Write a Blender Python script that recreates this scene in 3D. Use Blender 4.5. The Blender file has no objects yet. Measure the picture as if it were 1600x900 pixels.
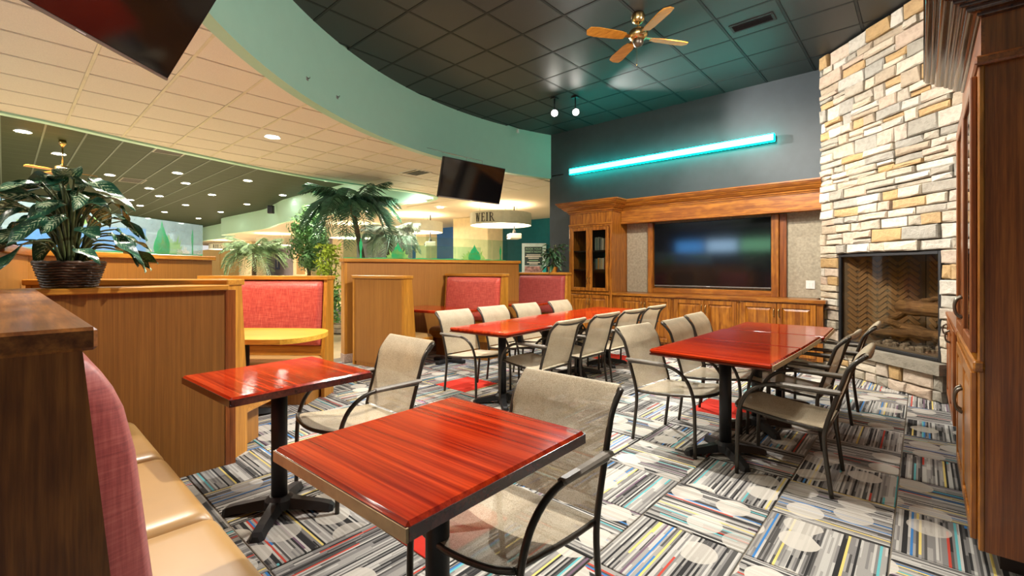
import bpy, math, random
from mathutils import Matrix, Vector
random.seed(7)
SC = bpy.context.scene
COL = SC.collection
PI = math.pi
sin, cos, rad = math.sin, math.cos, math.radians

# ------------------------------------------------------------------ camera
cd = bpy.data.cameras.new('camera'); cam = bpy.data.objects.new('camera', cd); COL.objects.link(cam)
cam.location = (0, 0, 1.305); cam.rotation_euler = (rad(90), 0, rad(41.96))
cd.sensor_width = 36.0; cd.lens = 714.0/1600.0*36.0; cd.shift_y = -29.6/1600.0
cd.clip_start = 0.02; cd.clip_end = 200
SC.camera = cam
# ------------------------------------------------------------------ world, exposure
w = bpy.data.worlds.new('world'); SC.world = w; w.use_nodes = True
bg = w.node_tree.nodes['Background']; bg.inputs[0].default_value = (1.0, 0.97, 0.93, 1); bg.inputs[1].default_value = 0.5
vs = SC.view_settings; vs.view_transform = 'Standard'; vs.look = 'None'; vs.gamma = 1.0; vs.exposure = 0.68; vs.use_curve_mapping = False

def lamp(name, kind, loc, power, color=(1, .87, .7), target=None, angle=70, blend=.5, radius=.05, parent=None):
    d = bpy.data.lights.new(name, kind); d.energy = power; d.color = color
    if kind == 'SPOT':
        d.spot_size = rad(angle); d.spot_blend = blend
    d.shadow_soft_size = radius
    o = bpy.data.objects.new(name, d); COL.objects.link(o); o.location = loc
    if target is not None:
        v = Vector(target)-Vector(loc); o.rotation_euler = v.to_track_quat('-Z', 'Y').to_euler()
    return o
WARM = (1.0, .91, .78); NEUT = (1.0, .96, .90)
# track spots of the dark ceiling: the two in view, and unseen ones, some added only to brighten cabinets and stone
lamp('spot_lamp', 'SPOT', (-4.40, 5.98, 3.80), 620, NEUT, (-0.6, 3.3, 0.4), 95, .6, .03)
lamp('spot_lamp', 'SPOT', (-4.16, 6.16, 3.80), 170, NEUT, (-0.3, 6.3, 1.2), 100, .7, .03)
lamp('spot_lamp', 'SPOT', (-1.35, 2.90, 3.85), 420, NEUT, (-1.6, 1.1, 0.3), 84, .5, .03)
lamp('spot_lamp', 'SPOT', (-2.45, 4.40, 3.85), 640, NEUT, (-3.95, 4.3, 0.5), 92, .6, .03)
lamp('spot_lamp', 'SPOT', (-1.9, 4.6, 3.85), 360, WARM, (-2.4, 7.3, 1.2), 100, .7, .03)
lamp('spot_lamp', 'SPOT', (-1.7, 4.0, 3.85), 170, NEUT, (-0.2, 6.5, 1.6), 85, .8, .04)
lamp('spot_lamp', 'SPOT', (-2.4, 3.0, 3.85), 110, WARM, (.3, 3.4, 1.4), 80, .8, .04)
lamp('spot_lamp', 'SPOT', (-4.10, 6.20, 3.78), 480, (1, .92, .88), (-0.5, 6.6, 3.65), 74, .5, .04)
# added fill points without fixtures, brightening ceiling, walls and fascia all round
for p_ in ((-1.0, 2.6, 3.55), (-.9, 4.4, 3.55), (-2.0, 3.0, 3.6)): lamp('fill_lamp', 'POINT', p_, 42, NEUT, radius=.12)
# fill lamps without fixtures, added below the pale ceiling
for p_, e_ in (((-2.2, -1.5, 3.16), 45), ((-4.8, -2.0, 3.16), 60), ((-4.35, .95, 3.16), 330), ((-.6, -3.4, 3.16), 60), ((-5.5, -4.4, 3.16), 90), ((-6.6, 6.4, 3.16), 60)):
    lamp('downlight_and_fill', 'SPOT', p_, e_, WARM, (p_[0], p_[1], 0), 160, .8, .12)

# ------------------------------------------------------------------ material helpers
def new_mat(name):
    m = bpy.data.materials.new(name); m.use_nodes = True
    nt = m.node_tree; nt.nodes.clear()
    out = nt.nodes.new('ShaderNodeOutputMaterial'); b = nt.nodes.new('ShaderNodeBsdfPrincipled')
    nt.links.new(b.outputs[0], out.inputs[0])
    return m, nt, b, out
def node(nt, t, **kw):
    n = nt.nodes.new(t)
    for k, v in kw.items(): setattr(n, k, v)
    return n
def setin(n, **kw):
    for k, v in kw.items(): n.inputs[k.replace('_', ' ')].default_value = v
def c4(c): return (c[0], c[1], c[2], 1)
def ramp(nt, stops, interp='LINEAR'):
    r = node(nt, 'ShaderNodeValToRGB'); cr = r.color_ramp; cr.interpolation = interp
    while len(cr.elements) > 1: cr.elements.remove(cr.elements[-1])
    cr.elements[0].position = stops[0][0]; cr.elements[0].color = c4(stops[0][1])
    for p, c in stops[1:]:
        e = cr.elements.new(p); e.color = c4(c)
    return r
def coords(nt, scale, rot=(0, 0, 0), kind='Object'):
    tc = node(nt, 'ShaderNodeTexCoord'); mp = node(nt, 'ShaderNodeMapping')
    mp.inputs['Scale'].default_value = scale; mp.inputs['Rotation'].default_value = rot
    nt.links.new(tc.outputs[kind], mp.inputs[0]); return mp
def noise(nt, vec, scale, detail=4, rough=.55, dist=0.0):
    n = node(nt, 'ShaderNodeTexNoise'); n.inputs['Scale'].default_value = scale; n.inputs['Detail'].default_value = detail
    n.inputs['Roughness'].default_value = rough; n.inputs['Distortion'].default_value = dist
    if vec is not None: nt.links.new(vec.outputs[0], n.inputs['Vector'])
    return n
def mixc(nt, fac, a, b, mode='MIX'):
    m = node(nt, 'ShaderNodeMix', data_type='RGBA', blend_type=mode)
    for s, v in ((0, fac), (6, a), (7, b)):
        if hasattr(v, 'outputs'): nt.links.new(v.outputs[0], m.inputs[s])
        elif hasattr(v, 'links'): nt.links.new(v, m.inputs[s])
        else: m.inputs[s].default_value = v if s == 0 else c4(v)
    return m
def math_(nt, op, a, b=None, c=None):
    m = node(nt, 'ShaderNodeMath', operation=op)
    for i, v in enumerate((a, b, c)):
        if v is None: continue
        if hasattr(v, 'links'): nt.links.new(v, m.inputs[i])
        else: m.inputs[i].default_value = v
    return m.outputs[0]
def bump(nt, b, h, strength=.2, dist=.01):
    n = node(nt, 'ShaderNodeBump'); n.inputs['Strength'].default_value = strength; n.inputs['Distance'].default_value = dist
    nt.links.new(h, n.inputs['Height']); nt.links.new(n.outputs[0], b.inputs['Normal'])
def plain(name, col, rough=.5, metal=0.0, spec=.5, coat=0.0, var=.08, vscale=6, bmp=0.0, bscale=60):
    m, nt, b, o = new_mat(name)
    mp = coords(nt, (1, 1, 1)); n = noise(nt, mp, vscale, 4)
    r = ramp(nt, [(.3, tuple(max(0, x*(1-var)) for x in col)), (.7, tuple(min(1, x*(1+var)) for x in col))])
    nt.links.new(n.outputs[0], r.inputs[0]); nt.links.new(r.outputs[0], b.inputs['Base Color'])
    setin(b, Roughness=rough, Metallic=metal); b.inputs['Specular IOR Level'].default_value = spec; b.inputs['Coat Weight'].default_value = coat
    if bmp:
        n2 = noise(nt, mp, bscale, 3); bump(nt, b, n2.outputs[0], bmp, .004)
    return m
def wood(name, dark, light, axis='z', fine=26, rough=.35, coat=.15, cathedral=.0, lo=.34, hi=.66, stretch=.05):
    m, nt, b, o = new_mat(name)
    s = {'x': (stretch, 1, 1), 'y': (1, stretch, 1), 'z': (1, 1, stretch)}[axis]
    mp = coords(nt, s)
    n1 = noise(nt, mp, fine, 5, .6, .3); n2 = noise(nt, mp, fine*5, 3, .6)
    mid = tuple((x*.55+y*.45) for x, y in zip(dark, light))
    r = ramp(nt, [(lo, dark), (.5, mid), (hi, light)])
    src = n1.outputs[0]
    if cathedral:
        wv = node(nt, 'ShaderNodeTexWave', wave_type='RINGS', rings_direction={'x': 'X', 'y': 'Y', 'z': 'Z'}[axis])
        mp2 = coords(nt, {'x': (.35, 1, 1), 'y': (1, .35, 1), 'z': (1, 1, .35)}[axis])
        nt.links.new(mp2.outputs[0], wv.inputs['Vector'])
        wv.inputs['Scale'].default_value = 7; wv.inputs['Distortion'].default_value = 9; wv.inputs['Detail'].default_value = 3; wv.inputs['Detail Scale'].default_value = 1.2
        mm = node(nt, 'ShaderNodeMix'); mm.inputs[0].default_value = cathedral
        nt.links.new(src, mm.inputs[2]); nt.links.new(wv.outputs[1], mm.inputs[3]); src = mm.outputs[0]
    nt.links.new(src, r.inputs[0])
    r2 = ramp(nt, [(.38, (.55, .52, .5)), (.6, (1, 1, 1))]); nt.links.new(n2.outputs[0], r2.inputs[0])
    mx = mixc(nt, .55, r, r2, 'MULTIPLY'); nt.links.new(mx.outputs[2], b.inputs['Base Color'])
    setin(b, Roughness=rough); b.inputs['Coat Weight'].default_value = coat; b.inputs['Coat Roughness'].default_value = .12
    bump(nt, b, n2.outputs[0], .08, .003)
    return m
def emit(name, col, strength):
    m, nt, b, o = new_mat(name)
    setin(b, Base_Color=c4(col)); b.inputs['Emission Color'].default_value = c4(col); b.inputs['Emission Strength'].default_value = strength
    return m
def glass(name, tint=(.9, .97, .95), alpha=.88, rough=.02):
    m, nt, b, o = new_mat(name); nt.nodes.remove(b)
    t = node(nt, 'ShaderNodeBsdfTransparent'); t.inputs[0].default_value = c4(tint)
    g = node(nt, 'ShaderNodeBsdfGlossy'); g.inputs['Roughness'].default_value = rough
    fr = node(nt, 'ShaderNodeFresnel'); fr.inputs[0].default_value = 1.45
    n = noise(nt, coords(nt, (1, 1, 1)), 3, 2)
    ge = node(nt, 'ShaderNodeNewGeometry')
    f = math_(nt, 'MULTIPLY', math_(nt, 'MULTIPLY_ADD', n.outputs[0], .01, fr.outputs[0]), math_(nt, 'SUBTRACT', 1.0, ge.outputs['Backfacing']))
    mx = node(nt, 'ShaderNodeMixShader'); nt.links.new(f, mx.inputs[0])
    nt.links.new(t.outputs[0], mx.inputs[1]); nt.links.new(g.outputs[0], mx.inputs[2]); nt.links.new(mx.outputs[0], o.inputs[0])
    return m

M = {}
OAK = ((.22, .062, .006), (.52, .195, .022))
for a in 'xyz':
    M['oak_'+a] = wood('oak_'+a, *OAK, axis=a, fine=38, cathedral=.16, rough=.32, coat=.2, stretch=.03)
    M['lam_'+a] = wood('laminate_'+a, (.31, .125, .018), (.39, .165, .028), axis=a, fine=70, rough=.45, coat=.0, stretch=.010)
    M['lamdark_'+a] = wood('shaded_laminate_'+a, (.21, .080, .011), (.28, .112, .018), axis=a, fine=70, rough=.45, coat=.0, stretch=.010)  # same laminate darkened, the panel wall's shade put into the colour
    M['honey_'+a] = wood('honey_oak_'+a, (.40, .155, .012), (.62, .27, .032), axis=a, fine=30, rough=.38, coat=.15)
    M['cherry_'+a] = wood('cherry_'+a, (.16, .038, .006), (.36, .105, .018), axis=a, fine=40, rough=.34, coat=.12, stretch=.03)
    M['walnut_'+a] = wood('walnut_'+a, (.13, .034, .006), (.38, .135, .026), axis=a, fine=34, rough=.36, coat=.1, stretch=.045, cathedral=.12)
    M['crown_'+a] = wood('crown_wood_'+a, (.040, .013, .005), (.085, .030, .010), axis=a, fine=30, rough=.10, coat=.3, stretch=.03)
    M['red_'+a] = wood('mahogany_top_'+a, (.20, .007, .002), (.50, .040, .007), axis=a, fine=30, rough=.075, coat=.0, stretch=.018)
M['yellow_top'] = wood('yellow_maple_top', (.66, .34, .03), (.80, .46, .06), axis='x', fine=18, rough=.3, coat=.2)
M['core'] = plain('bare_core_edge', (.42, .30, .16), .6, var=.15, vscale=20)
M['edge_dark'] = wood('mahogany_edge', (.055, .008, .005), (.13, .02, .010), axis='x', fine=16, rough=.2, coat=.5, stretch=.03)
M['black_iron'] = plain('black_iron', (.012, .012, .013), .5, .2, bmp=.05)
M['frame'] = plain('bronze_tube', (.055, .046, .036), .34, .55, vscale=20)
M['pad'] = plain('arm_pad_bronze', (.17, .145, .115), .5, .15, vscale=20)
M['black_plastic'] = plain('black_plastic', (.006, .006, .007), .3)
M['brass'] = plain('brass', (.55, .38, .16), .25, 1.0)
M['pewter'] = plain('pewter', (.16, .13, .10), .35, .9)
M['white_paint'] = plain('white_paint', (.75, .73, .68), .5)
M['cream'] = plain('cream_wall', (.66, .56, .36), .7, bmp=.05)
M['slate'] = plain('slate_wall', (.044, .056, .062), .55, bmp=.06, bscale=150)
M['sage'] = plain('sage_fascia', (.36, .60, .47), .5, var=.015)
M['mint'] = plain('mint_fascia', (.50, .82, .68), .5, var=.015)
M['beige_paper'] = plain('beige_wallpaper', (.36, .31, .22), .7, var=.22, vscale=30, bmp=.15, bscale=80)
M['lavender'] = plain('lavender_wall', (.40, .37, .44), .7)
M['yellow'] = plain('yellow_wall', (.68, .36, .03), .6)
M['blue'] = plain('blue_wall', (.010, .13, .46), .5)
M['teal'] = plain('teal_wall', (.0, .17, .24), .5)
M['black_grid'] = plain('black_grid', (.006, .006, .006), .6)
M['white_grid'] = plain('ceiling_grid', (.68, .62, .46), .55)
M['green_grid'] = plain('green_grid', (.06, .10, .09), .5)
M['hall_floor'] = plain('hall_floor', (.48, .38, .22), .3, var=.2, vscale=4)
M['soil'] = plain('soil', (.02, .012, .008), .9)
M['tan_vinyl'] = plain('tan_vinyl', (.37, .215, .075), .38, var=.05, vscale=5, bmp=.06, bscale=12)
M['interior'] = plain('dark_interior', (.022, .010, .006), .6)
M['glass'] = glass('clear_glass', (.80, .80, .78))
M['fire_glass'] = glass('fireplace_glass', (.80, .76, .70))
M['hall_glass'] = glass('partition_glass', (.80, .93, .89))
M['bulb'] = emit('bulb', (1, .95, .85), 60)
M['downlight'] = emit('downlight_lens', (1, .95, .84), 40)
M['diffuser'] = emit('drum_diffuser', (1, .86, .62), 2.6)
M['blue_lit'] = emit('blue_lit_pane', (.10, .42, 1.0), 7); M['white_lit'] = emit('white_lit_pane', (.45, .72, 1.0), 9); M['green_lit'] = emit('green_lit_pane', (.30, .80, .45), 5)
M['neon'] = emit('teal_tube', (.0, .80, .68), 15)
M['neon_core'] = emit('teal_tube_core', (.30, 1.0, .90), 1.5)

def mat_tile(name, c, rough, spec, scratches=0.0, tex=.12):
    m, nt, b, o = new_mat(name)
    mp = coords(nt, (1, 1, 1)); n = noise(nt, mp, 140, 3, .7); n2 = noise(nt, mp, 2.2, 3)
    r = ramp(nt, [(.3, tuple(x*(1-tex) for x in c)), (.7, tuple(x*(1+tex) for x in c))]); nt.links.new(n.outputs[0], r.inputs[0])
    src = r.outputs[0]
    if scratches:
        v = noise(nt, coords(nt, (1, 1.4, 1)), 26, 5, .75, 2.5)
        rr = ramp(nt, [(.70, (0, 0, 0)), (.76, (1, 1, 1))]); nt.links.new(v.outputs[0], rr.inputs[0])
        n3 = noise(nt, mp, .9, 2); r3 = ramp(nt, [(.5, (0, 0, 0)), (.62, (1, 1, 1))]); nt.links.new(n3.outputs[0], r3.inputs[0])
        f = math_(nt, 'MULTIPLY', rr.outputs[0], r3.outputs[0]); f = math_(nt, 'MULTIPLY', f, scratches)
        mm = node(nt, 'ShaderNodeMix', data_type='RGBA'); nt.links.new(f, mm.inputs[0]); nt.links.new(src, mm.inputs[6]); mm.inputs[7].default_value = (.45, .45, .4, 1); src = mm.outputs[2]
    nt.links.new(src, b.inputs['Base Color'])
    rg = ramp(nt, [(.3, (rough*.96,)*3), (.7, (min(1, rough*1.04),)*3)]); nt.links.new(n2.outputs[0], rg.inputs[0]); nt.links.new(rg.outputs[0], b.inputs['Roughness'])
    b.inputs['Specular IOR Level'].default_value = spec
    bump(nt, b, n.outputs[0], .25, .004)
    return m
M['black_tile'] = mat_tile('black_ceiling_tile', (.026, .027, .026), .46, .5, .5)
M['white_tile'] = mat_tile('white_ceiling_tile', (.76, .70, .62), .8, .2, 0, .08)

def mat_green_ceiling():
    m, nt, b, o = new_mat('green_ceiling')
    mp = coords(nt, (1, 1, 1))
    sx = node(nt, 'ShaderNodeSeparateXYZ'); nt.links.new(mp.outputs[0], sx.inputs[0])
    fy = math_(nt, 'FRACT', math_(nt, 'DIVIDE', sx.outputs[0], .61))
    ln = math_(nt, 'LESS_THAN', fy, .05)
    n = noise(nt, coords(nt, (2.5, .3, 1)), 4, 4)
    r = ramp(nt, [(.3, (.010, .024, .010)), (.7, (.017, .036, .016))]); nt.links.new(n.outputs[0], r.inputs[0])
    mx = mixc(nt, ln, r, (.035, .05, .036)); nt.links.new(mx.outputs[2], b.inputs['Base Color']); setin(b, Roughness=.6); b.inputs['Specular IOR Level'].default_value = .2
    return m
M['green_ceiling'] = mat_green_ceiling()

def mat_carpet(name, circles):
    m, nt, b, o = new_mat(name)
    tc = node(nt, 'ShaderNodeTexCoord'); sx = node(nt, 'ShaderNodeSeparateXYZ'); nt.links.new(tc.outputs['Object'], sx.inputs[0])
    oi = node(nt, 'ShaderNodeObjectInfo'); rnd = oi.outputs['Random']
    off = math_(nt, 'MULTIPLY', rnd, 913.0)
    X, Y = sx.outputs[0], sx.outputs[1]
    def wn(v, w_):
        n = node(nt, 'ShaderNodeTexWhiteNoise', noise_dimensions='2D'); cmb = node(nt, 'ShaderNodeCombineXYZ')
        nt.links.new(v, cmb.inputs[0])
        if hasattr(w_, 'links'): nt.links.new(w_, cmb.inputs[1])
        else: cmb.inputs[1].default_value = w_
        nt.links.new(cmb.outputs[0], n.inputs['Vector']); return n.outputs['Value']
    wob = noise(nt, coords(nt, (6, 6, 6)), 2, 2).outputs[0]
    Xs = math_(nt, 'ADD', math_(nt, 'MULTIPLY', X, 100.0), off)
    fine = math_(nt, 'FLOOR', Xs)
    band = math_(nt, 'FLOOR', math_(nt, 'MULTIPLY', Xs, .42))
    # segment index along the stripe: each stripe breaks at its own places
    seg = math_(nt, 'FLOOR', math_(nt, 'ADD', math_(nt, 'MULTIPLY', Y, 6.0), math_(nt, 'MULTIPLY', wn(band, off), 4.0)))
    grey = ramp(nt, [(0, (.030, .029, .029)), (.27, (.08, .076, .072)), (.38, (.20, .19, .18)), (.54, (.31, .295, .27)), (.72, (.46, .44, .40))], 'CONSTANT')
    gv = math_(nt, 'ADD', math_(nt, 'MULTIPLY', wn(fine, seg), .30), math_(nt, 'MULTIPLY', wn(fine, 3.3), .70))
    nt.links.new(gv, grey.inputs[0])
    hue = ramp(nt, [(0, (.46, .06, .04)), (.22, (.05, .18, .42)), (.46, (.12, .40, .42)), (.66, (.66, .52, .16)), (.84, (.16, .10, .14))], 'CONSTANT')
    nt.links.new(wn(fine, 7.7), hue.inputs[0])
    half = math_(nt, 'FLOOR', math_(nt, 'ADD', math_(nt, 'MULTIPLY', Y, 2.6), math_(nt, 'MULTIPLY', wn(fine, 2.2), 3.0)))
    isl = math_(nt, 'GREATER_THAN', wn(fine, 5.1), .925)
    isc = math_(nt, 'GREATER_THAN', wn(fine, half), .955)
    cm = math_(nt, 'MAXIMUM', isc, isl)
    c = mixc(nt, cm, grey, hue)
    col = c.outputs[2]
    # woven-in pale discs
    cv = node(nt, 'ShaderNodeCombineXYZ'); nt.links.new(X, cv.inputs[0]); nt.links.new(math_(nt, 'ADD', Y, off), cv.inputs[1])
    vo = node(nt, 'ShaderNodeTexVoronoi', voronoi_dimensions='2D'); vo.inputs['Scale'].default_value = 4.2; vo.inputs['Randomness'].default_value = .75
    nt.links.new(cv.outputs[0], vo.inputs['Vector'])
    inside = math_(nt, 'LESS_THAN', vo.outputs['Distance'], .36)
    sepc = node(nt, 'ShaderNodeSeparateColor'); nt.links.new(vo.outputs['Color'], sepc.inputs[0])
    amt = math_(nt, 'MULTIPLY', math_(nt, 'GREATER_THAN', sepc.outputs[0], 1.0-circles), math_(nt, 'MULTIPLY_ADD', sepc.outputs[1], .35, .55))
    f = math_(nt, 'MULTIPLY', inside, amt)
    mx = node(nt, 'ShaderNodeMix', data_type='RGBA'); nt.links.new(f, mx.inputs[0]); nt.links.new(col, mx.inputs[6]); mx.inputs[7].default_value = (.56, .52, .45, 1)
    nz = noise(nt, coords(nt, (1, 1, 1)), 420, 2, .7)
    rz = ramp(nt, [(.3, (.72, .72, .72)), (.7, (1.1, 1.1, 1.1))]); nt.links.new(nz.outputs[0], rz.inputs[0])
    fin = node(nt, 'ShaderNodeMix', data_type='RGBA', blend_type='MULTIPLY'); fin.inputs[0].default_value = .8
    nt.links.new(mx.outputs[2], fin.inputs[6]); nt.links.new(rz.outputs[0], fin.inputs[7])
    nt.links.new(fin.outputs[2], b.inputs['Base Color']); setin(b, Roughness=.95); b.inputs['Specular IOR Level'].default_value = .1
    bump(nt, b, nz.outputs[0], .4, .003)
    return m
M['carpet_a'] = mat_carpet('striped_carpet', .35)
M['carpet_b'] = mat_carpet('striped_carpet_discs', .9)
M['carpet_red'] = plain('red_carpet', (.52, .035, .022), .95, spec=.1, bmp=.4, bscale=400)

def mat_red_fabric(name, stops):
    m, nt, b, o = new_mat(name)
    n1 = noise(nt, coords(nt, (120, 120, 8)), 1, 3, .6); n2 = noise(nt, coords(nt, (8, 8, 160)), 1, 3, .6)
    mm = node(nt, 'ShaderNodeMix'); mm.inputs[0].default_value = .5; nt.links.new(n1.outputs[0], mm.inputs[2]); nt.links.new(n2.outputs[0], mm.inputs[3])
    r = ramp(nt, stops); nt.links.new(mm.outputs[0], r.inputs[0])
    nt.links.new(r.outputs[0], b.inputs['Base Color']); setin(b, Roughness=.5); b.inputs['Sheen Weight'].default_value = .3
    bump(nt, b, mm.outputs[0], .2, .002)
    return m
M['red_fabric'] = mat_red_fabric('red_fabric', [(.38, (.34, .022, .013)), (.5, (.50, .050, .028)), (.64, (.62, .115, .065))])
M['shaded_red_fabric'] = mat_red_fabric('shaded_red_fabric', [(.38, (.20, .014, .011)), (.5, (.29, .032, .024)), (.64, (.37, .070, .050))])  # the red fabric again, with the shade on it put into the colour
def mat_sling():
    m, nt, b, o = new_mat('sling_mesh')
    mp = coords(nt, (1, 1, 1)); a = node(nt, 'ShaderNodeTexVoronoi'); a.inputs['Scale'].default_value = 260; nt.links.new(mp.outputs[0], a.inputs['Vector'])
    h = a.outputs['Distance']
    r = ramp(nt, [(.0, (.74, .63, .45)), (.75, (.43, .345, .225))]); nt.links.new(h, r.inputs[0])
    n = noise(nt, mp, 9, 3); r2 = ramp(nt, [(.3, (.85, .85, .85)), (.7, (1.05, 1.05, 1.05))]); nt.links.new(n.outputs[0], r2.inputs[0])
    mx = mixc(nt, .8, r, r2, 'MULTIPLY'); nt.links.new(mx.outputs[2], b.inputs['Base Color']); setin(b, Roughness=.6)
    b.inputs['Specular IOR Level'].default_value = .25
    bump(nt, b, h, .3, .001)
    tl = node(nt, 'ShaderNodeBsdfTranslucent'); nt.links.new(mx.outputs[2], tl.inputs[0])
    tr = node(nt, 'ShaderNodeBsdfTransparent')
    m1 = node(nt, 'ShaderNodeMixShader'); m1.inputs[0].default_value = .22; nt.links.new(b.outputs[0], m1.inputs[1]); nt.links.new(tl.outputs[0], m1.inputs[2])
    m2 = node(nt, 'ShaderNodeMixShader'); m2.inputs[0].default_value = .13; nt.links.new(m1.outputs[0], m2.inputs[1]); nt.links.new(tr.outputs[0], m2.inputs[2])
    nt.links.new(m2.outputs[0], o.inputs[0])
    return m
M['sling'] = mat_sling()
def mat_stone(name, cols):
    m, nt, b, o = new_mat(name)
    oi = node(nt, 'ShaderNodeObjectInfo')
    r = ramp(nt, [(i/len(cols), c) for i, c in enumerate(cols)], 'CONSTANT'); nt.links.new(oi.outputs['Random'], r.inputs[0])
    mp = coords(nt, (1, 1, 1.6)); n = noise(nt, mp, 9, 6, .65, .6); n2 = noise(nt, mp, 45, 4, .7)
    r2 = ramp(nt, [(.28, (.50, .46, .42)), (.5, (.95, .93, .9)), (.72, (1.15, 1.12, 1.08))]); nt.links.new(n.outputs[0], r2.inputs[0])
    mx = mixc(nt, .75, r, r2, 'MULTIPLY'); nt.links.new(mx.outputs[2], b.inputs['Base Color']); setin(b, Roughness=.85)
    h = math_(nt, 'ADD', n.outputs[0], math_(nt, 'MULTIPLY', n2.outputs[0], .4)); bump(nt, b, h, .7, .02)
    return m
M['stone'] = mat_stone('ledge_stone', [(.46, .39, .28), (.38, .33, .25), (.52, .45, .34), (.29, .265, .21), (.42, .28, .13), (.49, .41, .30), (.34, .305, .24), (.44, .34, .25), (.50, .44, .34), (.31, .29, .24), (.47, .38, .29), (.53, .49, .41), (.44, .41, .34), (.36, .29, .20), (.40, .26, .11), (.45, .38, .30)])
M['slab'] = mat_stone('hearth_slab', [(.24, .215, .165)])
M['mortar'] = plain('mortar', (.20, .17, .13), .95, bmp=.5, bscale=60)
M['firebrick'] = plain('firebrick', (.34, .22, .11), .8, var=.2, vscale=12)
M['log'] = wood('charred_log', (.05, .03, .015), (.36, .22, .10), axis='x', fine=18, rough=.9, coat=0, stretch=.1)
M['ember'] = plain('ember_rubble', (.25, .22, .18), .95, var=.6, vscale=40, bmp=.8, bscale=40)
def mat_basket():
    m, nt, b, o = new_mat('wicker')
    n = noise(nt, coords(nt, (14, 14, 60)), 1, 3)
    r = ramp(nt, [(.35, (.02, .010, .006)), (.6, (.11, .06, .03)), (.75, (.30, .22, .14))]); nt.links.new(n.outputs[0], r.inputs[0])
    nt.links.new(r.outputs[0], b.inputs['Base Color']); setin(b, Roughness=.5); return m
M['wicker'] = mat_basket()
def mat_leaf(name, edge, mid, vein=None):
    # leaf blades lie in their own x (across) / y (along) plane; pale veins run out from the midrib
    m, nt, b, o = new_mat(name)
    tc = node(nt, 'ShaderNodeTexCoord'); sx = node(nt, 'ShaderNodeSeparateXYZ'); nt.links.new(tc.outputs['UV'], sx.inputs[0])
    ax = math_(nt, 'ABSOLUTE', math_(nt, 'SUBTRACT', sx.outputs[0], .5))
    n = noise(nt, coords(nt, (1, 1, 1), kind='UV'), 14, 4)
    ln = math_(nt, 'SINE', math_(nt, 'ADD', math_(nt, 'MULTIPLY', math_(nt, 'SUBTRACT', sx.outputs[1], math_(nt, 'MULTIPLY', ax, .55)), 58.0), math_(nt, 'MULTIPLY', n.outputs[0], 7.0)))
    pat = math_(nt, 'ADD', math_(nt, 'MULTIPLY', ln, .45), math_(nt, 'MULTIPLY', math_(nt, 'SUBTRACT', n.outputs[0], .5), 2.2))
    pat = math_(nt, 'SUBTRACT', pat, math_(nt, 'MULTIPLY', ax, 1.5))
    oi = node(nt, 'ShaderNodeObjectInfo'); pat = math_(nt, 'ADD', pat, math_(nt, 'MULTIPLY_ADD', oi.outputs['Random'], .7, -.15))
    r = ramp(nt, [(.06, edge), (.32, mid), (.54, vein or mid)]); nt.links.new(pat, r.inputs[0])
    nt.links.new(r.outputs[0], b.inputs['Base Color']); setin(b, Roughness=.28)
    return m
M['dieff'] = mat_leaf('variegated_leaf', (.012, .065, .036), (.10, .24, .10), (.58, .62, .40))
M['green_leaf'] = plain('green_leaf', (.09, .22, .06), .4, var=.5, vscale=30)
M['dark_leaf'] = plain('dark_leaf', (.035, .095, .035), .4, var=.6, vscale=14)
M['lime_leaf'] = plain('lime_leaf', (.34, .46, .04), .5, var=.4, vscale=20)
M['palm_leaf'] = plain('palm_leaf', (.07, .19, .11), .4, var=.5, vscale=14)
M['pale_palm'] = plain('pale_palm_leaf', (.32, .44, .24), .4, var=.5, vscale=14)
M['sunlit_palm'] = plain('sunlit_palm_leaf', (.50, .56, .42), .4, var=.5, vscale=5)  # palm green paled, sunlight on the fronds put into the colour
M['stem'] = plain('plant_stem', (.07, .09, .025), .5, var=.4, vscale=30)
M['bark'] = plain('palm_bark', (.14, .085, .045), .85, var=.5, vscale=30, bmp=.6, bscale=50)
M['paper'] = plain('poster_paper', (.55, .72, .80), .5)
M['poster_dark'] = plain('poster_dark', (.018, .045, .055), .5)
M['poster_cyan'] = plain('poster_cyan', (.0, .45, .55), .5)
M['poster_pic'] = plain('poster_picture', (.35, .20, .22), .5, var=.9, vscale=9)
M['ink'] = plain('black_ink', (.012, .012, .012), .6)
M['ink_white'] = plain('white_ink', (.75, .75, .75), .6)
M['ink_green'] = plain('green_ink', (.30, .55, .40), .6)
M['sign_blue'] = plain('sign_blue', (.012, .035, .16), .5)
M['drum'] = plain('drum_shade', (.62, .62, .52), .6)
M['kick'] = plain('kick_tile', (.42, .30, .24), .6, var=.3, vscale=60)
M['alu'] = plain('grey_trim', (.28, .27, .25), .4, .6)
def mat_print(name, col, alpha):
    m, nt, b, o = new_mat(name); setin(b, Base_Color=c4(col), Roughness=.6)
    t = node(nt, 'ShaderNodeBsdfTransparent'); mx = node(nt, 'ShaderNodeMixShader')
    n = noise(nt, coords(nt, (1, 1, 1)), 10, 5, .7); nt.links.new(math_(nt, 'MULTIPLY', math_(nt, 'MULTIPLY_ADD', n.outputs[0], .8, .6), alpha), mx.inputs[0])
    nt.links.new(t.outputs[0], mx.inputs[1]); nt.links.new(b.outputs[0], mx.inputs[2]); nt.links.new(mx.outputs[0], o.inputs[0]); return m
M['print_green'] = mat_print('green_print', (.01, .42, .13), .88)
M['print_lime'] = mat_print('lime_print', (.30, .60, .12), .55)
M['print_blue'] = mat_print('blue_print', (.10, .36, .80), .62)
M['print_sky'] = mat_print('sky_print', (.42, .62, .68), .40)
M['print_white'] = mat_print('white_print', (.75, .78, .72), .7)
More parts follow.
